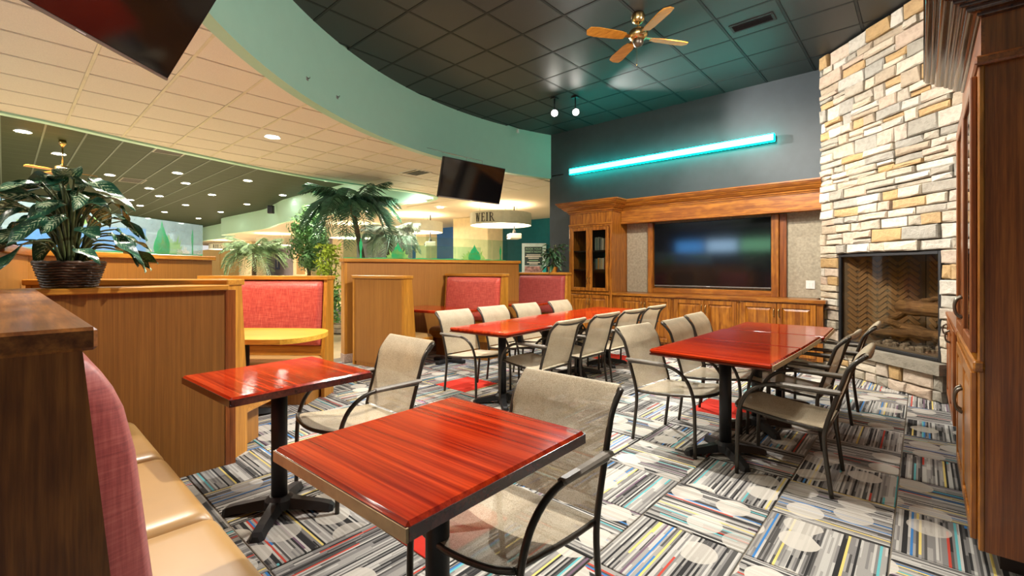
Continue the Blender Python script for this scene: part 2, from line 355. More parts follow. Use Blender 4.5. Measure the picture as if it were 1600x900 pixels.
def mat_screen():
    m, nt, b, o = new_mat('tv_screen'); n = noise(nt, coords(nt, (1, 1, 1)), 2, 2)
    r = ramp(nt, [(.3, (.004, .004, .005)), (.7, (.007, .007, .008))]); nt.links.new(n.outputs[0], r.inputs[0]); nt.links.new(r.outputs[0], b.inputs['Base Color'])
    setin(b, Roughness=.085); return m
M['screen'] = mat_screen()

# ------------------------------------------------------------------ mesh helpers
class MB:
    def __init__(s): s.v = []; s.f = []; s.X = Matrix.Identity(4); s.uv = {}
    def add(s, vs, fs):
        k = len(s.v); X = s.X
        s.v += [tuple(X @ Vector(p)) for p in vs]; s.f += [tuple(i+k for i in f) for f in fs]; return s
    def box(s, x0, x1, y0, y1, z0, z1, bev=0.0):
        if x0 > x1: x0, x1 = x1, x0
        if y0 > y1: y0, y1 = y1, y0
        if z0 > z1: z0, z1 = z1, z0
        if not bev:
            return s.add([(x, y, z) for x in (x0, x1) for y in (y0, y1) for z in (z0, z1)],
                         [(0, 1, 3, 2), (4, 6, 7, 5), (0, 4, 5, 1), (2, 3, 7, 6), (0, 2, 6, 4), (1, 5, 7, 3)])
        b = min(bev, (x1-x0)*.49, (y1-y0)*.49, (z1-z0)*.49)
        V = []; idx = {}
        for i, x in enumerate((x0, x1)):
            for j, y in enumerate((y0, y1)):
                for k, z in enumerate((z0, z1)):
                    sx, sy, sz = (1, -1)[i]*b, (1, -1)[j]*b, (1, -1)[k]*b
                    idx[i, j, k] = len(V); V += [(x, y+sy, z+sz), (x+sx, y, z+sz), (x+sx, y+sy, z)]
        F = []
        q = lambda i, j, k, a: idx[i, j, k]+a
        F.append((q(0, 0, 0, 0), q(0, 0, 1, 0), q(0, 1, 1, 0), q(0, 1, 0, 0))); F.append((q(1, 0, 0, 0), q(1, 1, 0, 0), q(1, 1, 1, 0), q(1, 0, 1, 0)))
        F.append((q(0, 0, 0, 1), q(1, 0, 0, 1), q(1, 0, 1, 1), q(0, 0, 1, 1))); F.append((q(0, 1, 0, 1), q(0, 1, 1, 1), q(1, 1, 1, 1), q(1, 1, 0, 1)))
        F.append((q(0, 0, 0, 2), q(0, 1, 0, 2), q(1, 1, 0, 2), q(1, 0, 0, 2))); F.append((q(0, 0, 1, 2), q(1, 0, 1, 2), q(1, 1, 1, 2), q(0, 1, 1, 2)))
        for j in (0, 1):
            for k in (0, 1): F.append((q(0, j, k, 1), q(1, j, k, 1), q(1, j, k, 2), q(0, j, k, 2)))
        for i in (0, 1):
            for k in (0, 1): F.append((q(i, 0, k, 0), q(i, 1, k, 0), q(i, 1, k, 2), q(i, 0, k, 2)))
        for i in (0, 1):
            for j in (0, 1): F.append((q(i, j, 0, 0), q(i, j, 1, 0), q(i, j, 1, 1), q(i, j, 0, 1)))
        for i in (0, 1):
            for j in (0, 1):
                for k in (0, 1): F.append((q(i, j, k, 0), q(i, j, k, 1), q(i, j, k, 2)))
        return s.add(V, F)
    def tube(s, pts, r, n=8, closed=False, flat=None, up=(0, 0, 1)):
        pts = [Vector(p) for p in pts]; N = len(pts); rings = []; prev = None; V = []
        for i, p in enumerate(pts):
            a = pts[(i-1) % N] if (i or closed) else p; c = pts[(i+1) % N] if (i < N-1 or closed) else p
            t = (c-a)
            t = t.normalized() if t.length > 1e-9 else Vector((0, 0, 1))
            u = prev if prev is not None else (Vector((1, 0, 0)) if abs(t.x) < .9 else Vector((0, 1, 0)))
            u = (u-t*u.dot(t)).normalized(); prev = u; v = t.cross(u)
            rr = r[i] if isinstance(r, (list, tuple)) else r
            rv = rr*(flat or 1)
            V += [tuple(p+u*rr*cos(2*PI*k/n)+v*rv*sin(2*PI*k/n)) for k in range(n)]
        F = []
        for i in range(N if closed else N-1):
            j = (i+1) % N
            for k in range(n): F.append((i*n+k, i*n+(k+1) % n, j*n+(k+1) % n, j*n+k))
        if not closed: F.append(tuple(range(n))[::-1]); F.append(tuple((N-1)*n+k for k in range(n)))
        return s.add(V, F)
    def lathe(s, prof, n=24, c=(0, 0), cap=True):
        V = [(c[0]+r*cos(2*PI*k/n), c[1]+r*sin(2*PI*k/n), z) for r, z in prof for k in range(n)]; F = []
        for i in range(len(prof)-1):
            for k in range(n): F.append((i*n+k, i*n+(k+1) % n, (i+1)*n+(k+1) % n, (i+1)*n+k))
        if cap: F.append(tuple(range(n))[::-1]); F.append(tuple((len(prof)-1)*n+k for k in range(n)))
        return s.add(V, F)
    def prism(s, poly, a, b, axis='z'):
        n = len(poly)
        f = {'z': lambda p, h: (p[0], p[1], h), 'x': lambda p, h: (h, p[0], p[1]), 'y': lambda p, h: (p[0], h, p[1])}[axis]
        V = [f(p, a) for p in poly]+[f(p, b) for p in poly]
        F = [tuple(range(n)), tuple(range(2*n-1, n-1, -1))]+[(i, n+i, n+(i+1) % n, (i+1) % n) for i in range(n)]
        return s.add(V, F)
    def grid(s, fn, nu, nv, uv=False):
        k0 = len(s.v)
        V = [fn(i/nu, j/nv) for i in range(nu+1) for j in range(nv+1)]
        F = [(i*(nv+1)+j, (i+1)*(nv+1)+j, (i+1)*(nv+1)+j+1, i*(nv+1)+j+1) for i in range(nu) for j in range(nv)]
        if uv:
            for i in range(nu+1):
                for j in range(nv+1): s.uv[k0+i*(nv+1)+j] = (i/nu, j/nv)
        return s.add(V, F)
    def strip(s, pts, a, b):      # vertical ribbon along xy points between heights a and b
        n = len(pts); return s.add([(p[0], p[1], a) for p in pts]+[(p[0], p[1], b) for p in pts], [(i, i+1, n+i+1, n+i) for i in range(n-1)])
    def mesh(s, name, mat, smooth=False):
        me = bpy.data.meshes.new(name); me.from_pydata(s.v, [], s.f); me.materials.append(mat)
        if smooth:
            me.polygons.foreach_set('use_smooth', [True]*len(me.polygons))
        if s.uv:
            ul = me.uv_layers.new(name='UVMap')
            for lp in me.loops: ul.data[lp.index].uv = s.uv.get(lp.vertex_index, (.5, .5))
        me.validate(); me.update(); return me
    def build(s, name, mat, parent=None, smooth=False, loc=None, rotz=None):
        if isinstance(mat, str): mat = M[mat]
        o = bpy.data.objects.new(name, s.mesh(name, mat, smooth)); COL.objects.link(o)
        if parent is not None: o.parent = parent
        if loc is not None: o.location = loc
        if rotz is not None: o.rotation_euler = (0, 0, rotz)
        return o
def tag(o, label, cat, group=None, kind=None):
    o['label'] = label; o['category'] = cat
    if group: o['group'] = group
    if kind: o['kind'] = kind
    return o
def thing(name, label, cat, loc=(0, 0, 0), rotz=0.0, group=None):
    o = bpy.data.objects.new(name, None); COL.objects.link(o); o.empty_display_size = .1
    o.location = loc; o.rotation_euler = (0, 0, rotz); return tag(o, label, cat, group)
def struct(o): o['kind'] = 'structure'; return o
def link_mesh(name, me, parent, loc=(0, 0, 0), rot=(0, 0, 0), scale=(1, 1, 1)):
    o = bpy.data.objects.new(name, me); COL.objects.link(o); o.parent = parent; o.location = loc; o.rotation_euler = rot; o.scale = scale; return o
KIDS = {}
def copy_tree(src, loc, rotz, label, group=None):
    r = src.copy(); COL.objects.link(r); r.location = loc; r.rotation_euler = (0, 0, rotz); r['label'] = label
    if group: r['group'] = group
    def rec(a, b):
        for ch in [x for x in bpy.data.objects if x.parent == a]:
            d = ch.copy(); COL.objects.link(d); d.parent = b; rec(ch, d)
    rec(src, r); return r
def smooth_path(pts, sub=4, closed=False):
    P = [Vector(p) for p in pts]; out = []; n = len(P)
    for i in range(n-1):
        p0, p1, p2, p3 = P[max(i-1, 0)], P[i], P[i+1], P[min(i+2, n-1)]
        for k in range(sub):
            t = k/sub
            out.append(.5*((2*p1)+(p2-p0)*t+(2*p0-5*p1+4*p2-p3)*t*t+(3*p1-p0-3*p2+p3)*t*t*t))
    out.append(P[-1]); return [tuple(p) for p in out]

# ------------------------------------------------------------------ the setting
ZC, ZW = 4.125, 3.235                 # dark ceiling and pale lower ceiling
CC, CR = (-.09, 5.70), 6.06           # centre and radius of the round dark ceiling
YB = 7.70                             # back wall
def arc(r, a0, a1, n): return [(CC[0]+r*cos(rad(a0+(a1-a0)*i/n)), CC[1]+r*sin(rad(a0+(a1-a0)*i/n))) for i in range(n+1)]
# floor slabs and carpet tiles
fl = struct(MB().box(-6.4, 1.2, -.6, 7.9, -.12, -.006).build('floor', 'mortar'))
hall_fl = struct(MB().box(-60, -6.4, -14, 15, -.12, -.02).add([], []).box(-6.4, 1.2, 7.9, 15, -.12, -.02).build('floor', 'hall_floor'))
tile_me = {k: MB().box(-.247, .247, -.247, .247, -.006, 0, .0035).mesh('carpet_tile', M[k]) for k in ('carpet_a', 'carpet_b', 'carpet_red')}
RED = {(-1.86, 1.52), (-1.36, 4.52), (-3.36, 6.02), (-3.86, 3.52)}
for i in range(-2, 13):
    for j in range(-4, 12):
        x, y = -.36-.5*i, 2.52+.5*j
        if x < -6.2 or x > .8 or y > 7.5: continue
        alt = (i+j) % 2
        red = any(abs(x-a)+abs(y-b_) < .05 for a, b_ in RED)
        k = 'carpet_red' if red else ('carpet_b' if (alt and random.random() < .8) else 'carpet_a')
        link_mesh('carpet_tile', tile_me[k], fl, (x, y, 0), (0, 0, (PI/2 if alt else 0)+random.choice((0, PI))))

# dark ceiling: base sheet, tiles and grid bars
ceil = struct(MB().prism([(.9, -.4), (.9, YB)]+arc(CR+.06, 160.8, 280, 48), ZC+.02, ZC+.06).build('ceiling', 'black_grid'))
bt = MB().box(-.293, .293, -.291, .291, -.004, .012, .006).mesh('ceiling_tile', M['black_tile'])
GX, GY = -4.185, 5.98
def inside(x, y, r): return (x-CC[0])**2+(y-CC[1])**2 < r*r
for i in range(-4, 9):
    for j in range(-11, 4):
        x, y = GX+.61*(i+.5), GY+.605*(j+.5)
        if y > YB+.2 or x > .9 or y < -.6: continue
        if inside(x, y, CR+.25): link_mesh('ceiling_tile', bt, ceil, (x, y, ZC))
for i in range(-4, 9):
    x = GX+.61*i; dy = math.sqrt(max(0, (CR+.03)**2-(x-CC[0])**2))
    MB().box(x-.012, x+.012, max(CC[1]-dy, -.4), min(CC[1]+dy, YB), ZC-.006, ZC+.004).build('grid_bar', 'black_grid', ceil)
for j in range(-10, 4):
    y = GY+.605*j
    if abs(y-CC[1]) > CR or y > YB: continue
    dx = math.sqrt((CR+.03)**2-(y-CC[1])**2)
    MB().box(CC[0]-dx, .9, y-.012, y+.012, ZC-.007, ZC+.003).build('grid_bar', 'black_grid', ceil)

# curved fascia round the dark ceiling
def ribbon(outer, inner, z0, z1):
    n = len(outer); V = [(p[0], p[1], z0) for p in outer]+[(p[0], p[1], z1) for p in outer]+[(p[0], p[1], z0) for p in inner]+[(p[0], p[1], z1) for p in inner]
    F = []
    for i in range(n-1):
        F += [(i, i+1, n+i+1, n+i), (2*n+i, 3*n+i, 3*n+i+1, 2*n+i+1), (i, 2*n+i, 2*n+i+1, i+1), (n+i, n+i+1, 3*n+i+1, 3*n+i)]
    F += [(0, n, 3*n, 2*n), (n-1, 3*n-1, 4*n-1, 2*n-1)]
    m = MB(); m.add(V, F); return m
trim1 = struct(ribbon(arc(CR, 160.8, 281, 96), arc(CR+.13, 160.8, 281, 96), ZW-.03, ZC+.02).build('trim_1', 'sage', smooth=False))
for p in trim1.data.polygons:
    p.use_smooth = abs(p.normal.z) < .5
try: trim1.data.set_sharp_from_angle(angle=rad(40))
except Exception: pass
# edge of the second recess, over the far hall
RE = smooth_path([(-8.2, -6, 0), (-8.35, -2, 0), (-8.47, -.03, 0), (-8.95, 1.49, 0), (-9.42, 3.21, 0), (-9.62, 4.6, 0), (-9.62, 5.6, 0), (-9.52, 6.5, 0), (-9.52, 7.2, 0), (-9.78, 7.72, 0), (-10.6, 7.98, 0), (-11.8, 7.76, 0), (-12.5, 7.62, 0), (-15.5, 7.55, 0), (-18.9, 7.56, 0), (-20.6, 7.8, 0), (-23.0, 8.2, 0), (-26, 8.15, 0), (-29.0, 8.1, 0), (-29.6, 8.5, 0), (-30.2, 9.0, 0), (-34, 9.0, 0), (-44, 9.0, 0)], 5)
RE = [(p[0], p[1]) for p in RE]
def offset(path, d):
    out = []
    for i, p in enumerate(path):
        a = path[max(i-1, 0)]; c = path[min(i+1, len(path)-1)]
        t = Vector((c[0]-a[0], c[1]-a[1])).normalized(); out.append((p[0]+t.y*d, p[1]-t.x*d))
    return out
trim2 = struct(ribbon(RE, offset(RE, .12), ZW-.03, ZC+.02).build('trim_2', 'mint'))
for p in trim2.data.polygons: p.use_smooth = abs(p.normal.z) < .5
try: trim2.data.set_sharp_from_angle(angle=rad(40))
except Exception: pass
# pale lower ceiling: sheet above, tiles and bars between the two curves
back = arc(CR+.05, 281, 160.8, 40)
wc = MB()
def sheet(m, poly, z): m.add([(p[0], p[1], z) for p in poly], [tuple(range(len(poly)))])
# strips in y so that each is a simple polygon between recess edge and fascia
def re_x(y):
    best = None
    for a, c in zip(RE, RE[1:]):
        if (a[1]-y)*(c[1]-y) <= 0 and a[1] != c[1]:
            x = a[0]+(c[0]-a[0])*(y-a[1])/(c[1]-a[1])
            if best is None or x > best: best = x
    return best
def fa_x(y):
    d = (CR+.1)**2-(y-CC[1])**2
    return CC[0]-math.sqrt(d) if d > 0 else None
ys = [-6+.1*k for k in range(0, 139)]
for a, c in zip(ys, ys[1:]):
    def xl(y): r = re_x(y); return (r-.02) if (r is not None and y < 7.7) else None
    def xr(y):
        r = fa_x(y); return r if (r is not None and y < YB) else (1.0 if y < YB else -5.85)
    if xl(a) is not None and xl(c) is not None:
        wc.add([(xl(a), a, ZW+.015), (xr(a), a, ZW+.015), (xr(c), c, ZW+.015), (xl(c), c, ZW+.015)], [(0, 1, 2, 3)])
n = [p for p in RE if p[1] > 7.6 and p[0] < -9.6]
wc.add([(p[0], p[1], ZW+.015) for p in n]+[(p[0], 15, ZW+.015) for p in n], [(i, i+1, len(n)+i+1, len(n)+i) for i in range(len(n)-1)])
wc.box(-9.85, -5.5, 7.70, 15, ZW+.012, ZW+.03)
ceil2 = struct(wc.build('ceiling', 'white_tile'))
def clip_poly(poly, nx, ny, d):
    out = []
    for p, q in zip(poly, poly[1:]+poly[:1]):
        a = p[0]*nx+p[1]*ny-d; b_ = q[0]*nx+q[1]*ny-d
        if a >= 0: out.append(p)
        if (a >= 0) != (b_ >= 0):
            t = a/(a-b_); out.append((p[0]+(q[0]-p[0])*t, p[1]+(q[1]-p[1])*t))
    return out
wt = MB().box(-.29, .29, -.29, .29, -.004, .012, .005).mesh('ceiling_tile', M['white_tile'])
WX, WY = -5.51, .55
for i in range(-8, 6):
    for j in range(-4, 14):
        x, y = WX+.61*(i+.5), WY+.605*(j+.5)
        if y > 8.7: continue
        poly = [(x-.29, y-.29), (x+.29, y-.29), (x+.29, y+.29), (x-.29, y+.29)]
        full = True
        dv = Vector((x-CC[0], y-CC[1])); L = dv.length
        if y < YB+.4:
            if L < CR-.2: continue
            if L < CR+.6:
                dv.normalize(); poly = clip_poly(poly, dv.x, dv.y, dv.x*CC[0]+dv.y*CC[1]+CR+.10); full = False
        if y < 8.0:
            r = re_x(min(y, 7.6))
            if r is not None and x < r+.6:
                r0, r1 = re_x(y-.3), re_x(min(y+.3, 7.62))
                if r0 is None or r1 is None: continue
                t = Vector((r1-r0, min(y+.3, 7.62)-(y-.3))).normalized(); nx, ny = t.y, -t.x
                poly = clip_poly(poly, nx, ny, nx*r0+ny*(y-.3)+.10); full = False
        if x > -5.9 and y > YB-.2: continue
        if len(poly) < 3: continue
        if full: link_mesh('ceiling_tile', wt, ceil2, (x, y, ZW))
        else:
            m = MB(); m.prism(poly, ZW-.004, ZW+.012); m.build('ceiling_tile', 'white_tile', ceil2)
for j in range(-3, 14):
    y = WY+.605*j; r = re_x(y) if y < 7.6 else -12; f_ = fa_x(y) if y < YB else -5.9
    if r is None: continue
    MB().box(r+.02, (f_ if f_ is not None else 0)-.02, y-.013, y+.013, ZW-.007, ZW+.004).build('grid_bar', 'white_grid', ceil2)
# green far ceiling with its bars
ceil3 = struct(MB().prism([(RE[0][0]+.05, -14), (RE[0][0]+.05, -6)]+offset(RE, .05)+[(-44, -14)], ZC, ZC+.04).build('ceiling', 'green_ceiling'))
for j in range(-6, 8):
    y = .55+.605*j; MB().box(-33, -8.4 if y < 3 else -9.7, y-.016, y+.016, ZC-.01, ZC+.002).build('grid_bar', 'green_grid', ceil3)

# walls
struct(MB().box(-5.85, 1.0, YB, YB+.15, 0, ZC+.1).build('wall_back', 'slate'))
struct(MB().box(.85, 1.0, -6, YB, 0, ZC+.1).build('wall_right', 'slate'))
wn_ = struct(MB().box(-14, -8.6, -6.2, -6, 0, ZC).box(-4.4, 1.0, -6.2, -6, 0, ZC).box(-8.6, -4.4, -6.2, -6, 0, 2.05).box(-8.6, -4.4, -6.2, -6, 2.60, ZC).build('wall_near', 'slate'))
win = struct(MB().box(-8.6, -4.4, -6.06, -5.97, 2.00, 2.07).box(-8.6, -4.4, -6.06, -5.97, 2.58, 2.64).box(-7.3, -7.2, -6.06, -5.97, 2.07, 2.58).box(-5.9, -5.8, -6.06, -5.97, 2.07, 2.58).build('window_1', 'black_plastic'))
for x0, x1, k_ in ((-8.6, -7.3, 'blue_lit'), (-7.2, -5.9, 'white_lit'), (-5.8, -4.4, 'green_lit')): MB().box(x0, x1, -6.10, -6.08, 2.05, 2.60).build('pane', k_, win)
for i, (x0, x1, mt) in enumerate([(-60, -43, 'yellow'), (-43, -19.3, 'lavender'), (-19.3, -16.0, 'blue'), (-16.0, -5.85, 'teal')]):
    struct(MB().box(x0, x1, 13.9, 14.05, -.02, ZW+.05).build('wall_far', mt))
struct(MB().box(-5.9, -5.75, YB+.15, 13.9, -.02, ZW+.05).build('wall_side', 'teal'))
struct(MB().box(-46, -45.8, -14, 9, -.02, ZC).build('wall_left', 'lavender'))
for x0, x1, y0, y1, lab in [(-37.5, -35.0, 11.6, 12.6, 'cream column far off behind the pale small palm'), (-28.1, -26.2, 11.6, 12.4, 'cream column behind the leafy round tree'), (-23.2, -22.1, 11.6, 12.4, 'slim cream column between the round tree and the tall palm'), (-15.9, -15.2, 11.6, 12.2, 'narrow cream column left of the deep blue wall'), (-13.5, -11.6, 11.6, 12.4, 'broad cream column below the left of the drum lettered WEIR')]:
    tag(MB().box(x0, x1, y0, y1, -.02, ZW+.01, .02).build('column', 'cream'), lab, 'column')

# ------------------------------------------------------------------ booths and half walls
def bench(label, L, ztop, loc, rotz, cushion='red_fabric', seat_t=.42, seats=1, lam='lam_z', stile='honey_z', cap='honey_x', group='booth benches', ends=(True, True), bulge=.06, panelmat='lam_z', vr=.07):
    t = thing('booth_bench', label, 'bench', loc, rotz, group)
    MB().box(.02, L-.02, -.095, -.01, .05, ztop-.04).build('back_panel', panelmat, t)
    pr = [(-.10, 0.0), (-.10, ztop-.04), (.05, ztop-.04), (.115, seat_t+.02), (.115, 0.0)]
    for k, xx in enumerate((0.0, L-.035)):
        if ends[k]: MB().prism(pr, xx, xx+.035, 'x').build('end_panel', stile, t)
    MB().box(-.012, L+.012, -.118, .07, ztop-.042, ztop, .006).build('cap', cap, t)
    # padded back: a pillow face
    z0, z1 = seat_t+.10, ztop-.05
    def fb(u, v):
        e = min(1, min(u, 1-u)*L/.05); g = min(1, min(v*(z1-z0)/.09, (1-v)*(z1-z0)/vr))
        d = math.sqrt(max(0, 1-(1-e)**2))*math.sqrt(max(0, 1-(1-g)**2))
        y = .115-.065*v
        return (.04+(L-.08)*u, y-.03+(bulge+.03)*d, z0+(z1-z0)*v)
    us = [0, .01, .02, .035, .06, .12, .3, .5, .7, .88, .94, .965, .98, .99, 1]
    vs = [0, .015, .04, .08, .13, .2, .35, .5, .65, .8, .87, .92, .96, .985, 1]
    m = MB(); m.add([fb(u, v) for u in us for v in vs], [(i*15+j, (i+1)*15+j, (i+1)*15+j+1, i*15+j+1) for i in range(14) for j in range(14)])
    m.build('back_cushion', cushion, t, smooth=True)
    MB().box(.035, L-.035, -.01, .11, seat_t, z0, .004).build('rail', 'honey_x', t)
    # seat pads, domed
    wd = (L-.02)/seats
    for s_ in range(seats):
        a = .01+wd*s_
        def fs(u, v):
            e = min(1, min(u, 1-u)*wd/.05); g = min(1, min(v, 1-v)*.36/.05)
            d = math.sqrt(max(0, 1-(1-e)**2))*math.sqrt(max(0, 1-(1-g)**2))
            return (a+wd*u, .10+.37*v, seat_t-.045+.055*d)
        m = MB(); m.add([fs(u, v) for u in us for v in vs], [(i*15+j, (i+1)*15+j, (i+1)*15+j+1, i*15+j+1) for i in range(14) for j in range(14)])
        m.build('seat_cushion', 'tan_vinyl', t, smooth=True)
    MB().box(0, L, .10, .46, seat_t-.15, seat_t-.035, .004).build('seat_box', 'honey_x', t)
    MB().box(.06, L-.08, -.09, .38, 0, seat_t-.15).build('plinth', 'lam_z', t)
    return t
bench('wood booth bench in the left foreground with red back and tan vinyl seat', 2.31, 1.20, (-3.44, .045, 0), 0.0, 'shaded_red_fabric', seats=3, ends=(False, True), stile='walnut_z', cap='walnut_x', bulge=.065, panelmat='walnut_z', vr=.22)
eC = rad(39.7)
# booth turned towards the aisle (bench seen from behind its end, and the red bench that faces it)
bench('booth bench standing behind the wood panel wall with only its end showing', 1.42, 1.235, (-3.54-.77*1.42, 1.085-.64*1.42, 0), eC)
bench('booth bench with bright red back behind the yellow table', 1.36, 1.235, (-4.60, 2.27, 0), eC+PI)
eD = rad(11.0)
bench('booth bench seen from behind as a plain wood panel with a honey end', .95, 1.22, (-5.83, 3.295, 0), eD)
bench('booth bench with dull red back in the middle, left of the long table', 1.08, 1.235, (-4.63, 4.99, 0), eD+PI)
bench('booth bench with dark red back beside the tall glass-door bookcase', 1.0, 1.245, (-4.62, 6.62, 0), eD+PI, 'shaded_red_fabric')
def half_wall(label, L, z, loc, rotz, panelmat='lam_z'):
    t = thing('half_wall', label, 'partition', loc, rotz)
    MB().box(0, L, 0, .13, .12, z-.05).build('panel', panelmat, t)
    MB().box(-.01, L+.01, -.012, .142, 0, .12, .004).build('kick_board', 'kick', t)
    MB().box(-.02, L+.03, -.03, .16, z-.05, z, .006).build('cap', 'honey_x', t)
    MB().box(-.004, .035, -.004, .134, .12, z-.05).build('end_strip', 'honey_z', t)
    return t
hwD = half_wall('long honey wood half wall topped with glass behind the middle booths', 3.16, 1.455, (-5.98, 3.17, 0), math.atan2(.988, .155))
hwC = half_wall('wood half wall behind the potted plant, topped with printed glass', 2.12, 1.455, (-4.92, .02, 0), math.atan2(1.63, -1.35))
# ledge wall whose cap carries the potted plant
t = thing('half_wall', 'low wood panel wall with a cap carrying the basket plant', 'partition', (0, 0, 0))
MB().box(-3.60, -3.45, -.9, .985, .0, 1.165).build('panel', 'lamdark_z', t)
MB().box(-3.64, -3.42, -.9, 1.0, 1.165, 1.20, .005).build('cap', 'honey_y', t)
MB().box(-3.60, -3.445, .985, 1.045, 0, 1.165).build('end_post', 'cherry_z', t)

def glass_screen(label, L, h, loc, rotz, prints, splits):
    t = thing('glass_screen', label, 'glass screen', loc, rotz)
    xs = [0]+splits+[L]
    for a, c in zip(xs, xs[1:]):
        p = MB().box(a+.006, c-.006, .06, .070, 0, h, .001).build('pane', 'hall_glass', t)
    for nm, poly, mt in prints:
        MB().prism([(p[0], p[1]) for p in poly], .0555, .059, 'y').build(nm, mt, t)
    return t
def figure(x, h, s=1.0):
    p = [(-.045, 0), (-.03, .35), (-.05, .42), (-.075, .62), (-.06, .80), (-.025, .84), (-.03, .92), (0, 1.0), (.03, .92), (.025, .84), (.06, .80), (.075, .62), (.05, .42), (.03, .35), (.045, 0)]
    return [(x+a*h*1.1*s, b_*h) for a, b_ in p]
def splash(x, h, wd, seed):
    rn = random.Random(seed); pts = []
    for k in range(28):
        a = PI*k/27; r = .5+.5*rn.random() if k % 2 else .45+.15*rn.random()
        pts.append((x-cos(a)*wd*(.55+.45*r), max(0, sin(a))*h*r))
    return pts
def cone_tree(x, h, wd):
    return [(x-wd*.38, 0), (x-wd*.5, h*.16), (x-wd*.44, h*.36), (x-wd*.30, h*.52), (x-wd*.24, h*.66), (x-wd*.10, h*.76), (x-wd*.04, h*.9), (x, h), (x+wd*.04, h*.88), (x+wd*.14, h*.74), (x+wd*.22, h*.62), (x+wd*.36, h*.50), (x+wd*.46, h*.34), (x+wd*.5, h*.14), (x+wd*.36, 0)]
def base_strip(L, h): return [(0, 0)]+[(L*k/30, h*(.4+.6*random.random())) for k in range(31)]+[(L, 0)]
glass_screen('clear glass screen with green print on the middle half wall', 2.95, .36, (-5.98, 3.17, 1.455), math.atan2(.988, .155),
    [('print', splash(.82, .22, .22, 3), 'print_lime'), ('print', cone_tree(.82, .26, .22), 'print_green'), ('print', figure(.25, .30), 'print_green'), ('print', base_strip(2.9, .022), 'print_green'),
     ('print', splash(2.22, .22, .28, 5), 'print_lime'), ('print', cone_tree(2.22, .27, .26), 'print_green'), ('print', figure(2.78, .26), 'print_green')], [1.05, 2.6])
glass_screen('blue and green printed glass screen behind the basket plant', 2.05, .37, (-4.92, .02, 1.455), math.atan2(1.63, -1.35),
    [('print', [(0.01, 0), (2.04, 0), (2.04, .36), (.01, .36)], 'print_sky'), ('print', [(0.05, .02), (1.25, .02), (1.25, .25), (.6, .22), (.05, .14)], 'print_blue'), ('print', base_strip(2.04, .025), 'print_green'),
     ('print', cone_tree(1.45, .36, .22), 'print_green'), ('print', splash(1.55, .30, .22, 9), 'print_lime'), ('print', figure(1.88, .30, .8), 'print_green'), ('print', splash(1.74, .12, .12, 4), 'print_white'), ('print', [(.12, .16), (.5, .20), (.9, .32), (.5, .30), (.1, .22)], 'print_lime')], [1.0])
glass_screen('greenish inner glass screen standing just behind the middle half wall', 1.5, .23, (-5.98, 4.15, 1.455), math.atan2(.988, .155), [], [.5, 1.0])
# short return of the left half wall, running towards the camera
t = thing('half_wall', 'sloping wood end of the half wall at the left edge of the picture', 'partition', (-4.92, .02, 0), math.atan2(-.20, 1.6))
MB().box(.0, 1.1, .0, .10, .0, 1.40).build('panel', 'lam_z', t)
MB().box(.0, 1.1, -.02, .12, 1.40, 1.455, .005).build('cap', 'cherry_x', t)

# ------------------------------------------------------------------ tables
def foot_base(m, ang):
    for k in range(4):
        a = ang+k*PI/2; c, s_ = cos(a), sin(a)
        m.X = Matrix(((c, -s_, 0, 0), (s_, c, 0, 0), (0, 0, 1, 0), (0, 0, 0, 1)))
        V = []
        for x, hw, zt, zb in ((.03, .040, .085, .030), (.12, .036, .070, .022), (.22, .033, .052, .012), (.265, .036, .040, .0), (.285, .022, .026, .0)):
            V += [(x, -hw, zb), (x, hw, zb), (x, hw*.6, zt), (x, -hw*.6, zt)]
        F = [(0, 3, 2, 1), (16, 17, 18, 19)]
        for i in range(4):
            for q in range(4): F.append((i*4+q, i*4+(q+1) % 4, (i+1)*4+(q+1) % 4, (i+1)*4+q))
        m.add(V, F)
    m.X = Matrix.Identity(4)
def table(label, sx, sy, loc, rotz, grain='x', core=None, colx=0, base=True, group='red tables', th=.042, edge='edge_dark', z=.745, name='dining_table', ang=0):
    t = thing(name, label, 'table', loc, rotz, group)
    MB().box(-sx/2, sx/2, -sy/2, sy/2, z-th+.012, z, .010).build('tabletop', 'red_'+grain, t)
    MB().box(-sx/2+.0015, sx/2-.0015, -sy/2+.0015, sy/2-.0015, z-th, z-th+.0118, .002).build('tabletop_underside', 'edge_dark', t)
    if edge != 'red':
        e = MB()
        e.box(-sx/2-.002, -sx/2+.004, -sy/2+.004, sy/2-.004, z-th+.001, z-.009); e.box(sx/2-.004, sx/2+.002, -sy/2+.004, sy/2-.004, z-th+.001, z-.009)
        e.box(-sx/2+.004, sx/2-.004, -sy/2-.002, -sy/2+.004, z-th+.001, z-.009); e.box(-sx/2+.004, sx/2-.004, sy/2-.004, sy/2+.002, z-th+.001, z-.009)
        e.build('edge_band', edge, t)
    if core:
        x0, x1, y0, y1 = core; MB().box(x0, x1, y0, y1, z-th-.001, z-.010).build('bare_edge', 'core', t)
    if base:
        m = MB(); m.lathe([(.040, .06), (.040, z-th-.02)], 20); m.build('column', 'black_iron', t, smooth=True)
        m = MB(); foot_base(m, rad(45)+ang); m.lathe([(.075, .03), (.072, .075), (.05, .095)], 20); m.build('base', 'black_iron', t)
        m = MB(); 
        m.box(-.18, .18, -.03, .03, z-th-.012, z-th); m.box(-.03, .03, -.18, .18, z-th-.012, z-th); m.build('top_plate', 'black_iron', t)
    return t
table('glossy red square table nearest the camera with one tan edge', .675, .755, (-1.192, .958, 0), rad(2.0), 'x', core=(-.3375, .3375, -.3815, -.374))
table('glossy red table beside the wood panel wall with a light glint on it', .665, .705, (-2.576, .992, 0), rad(2.5), 'x')
rt = rad(4.3)
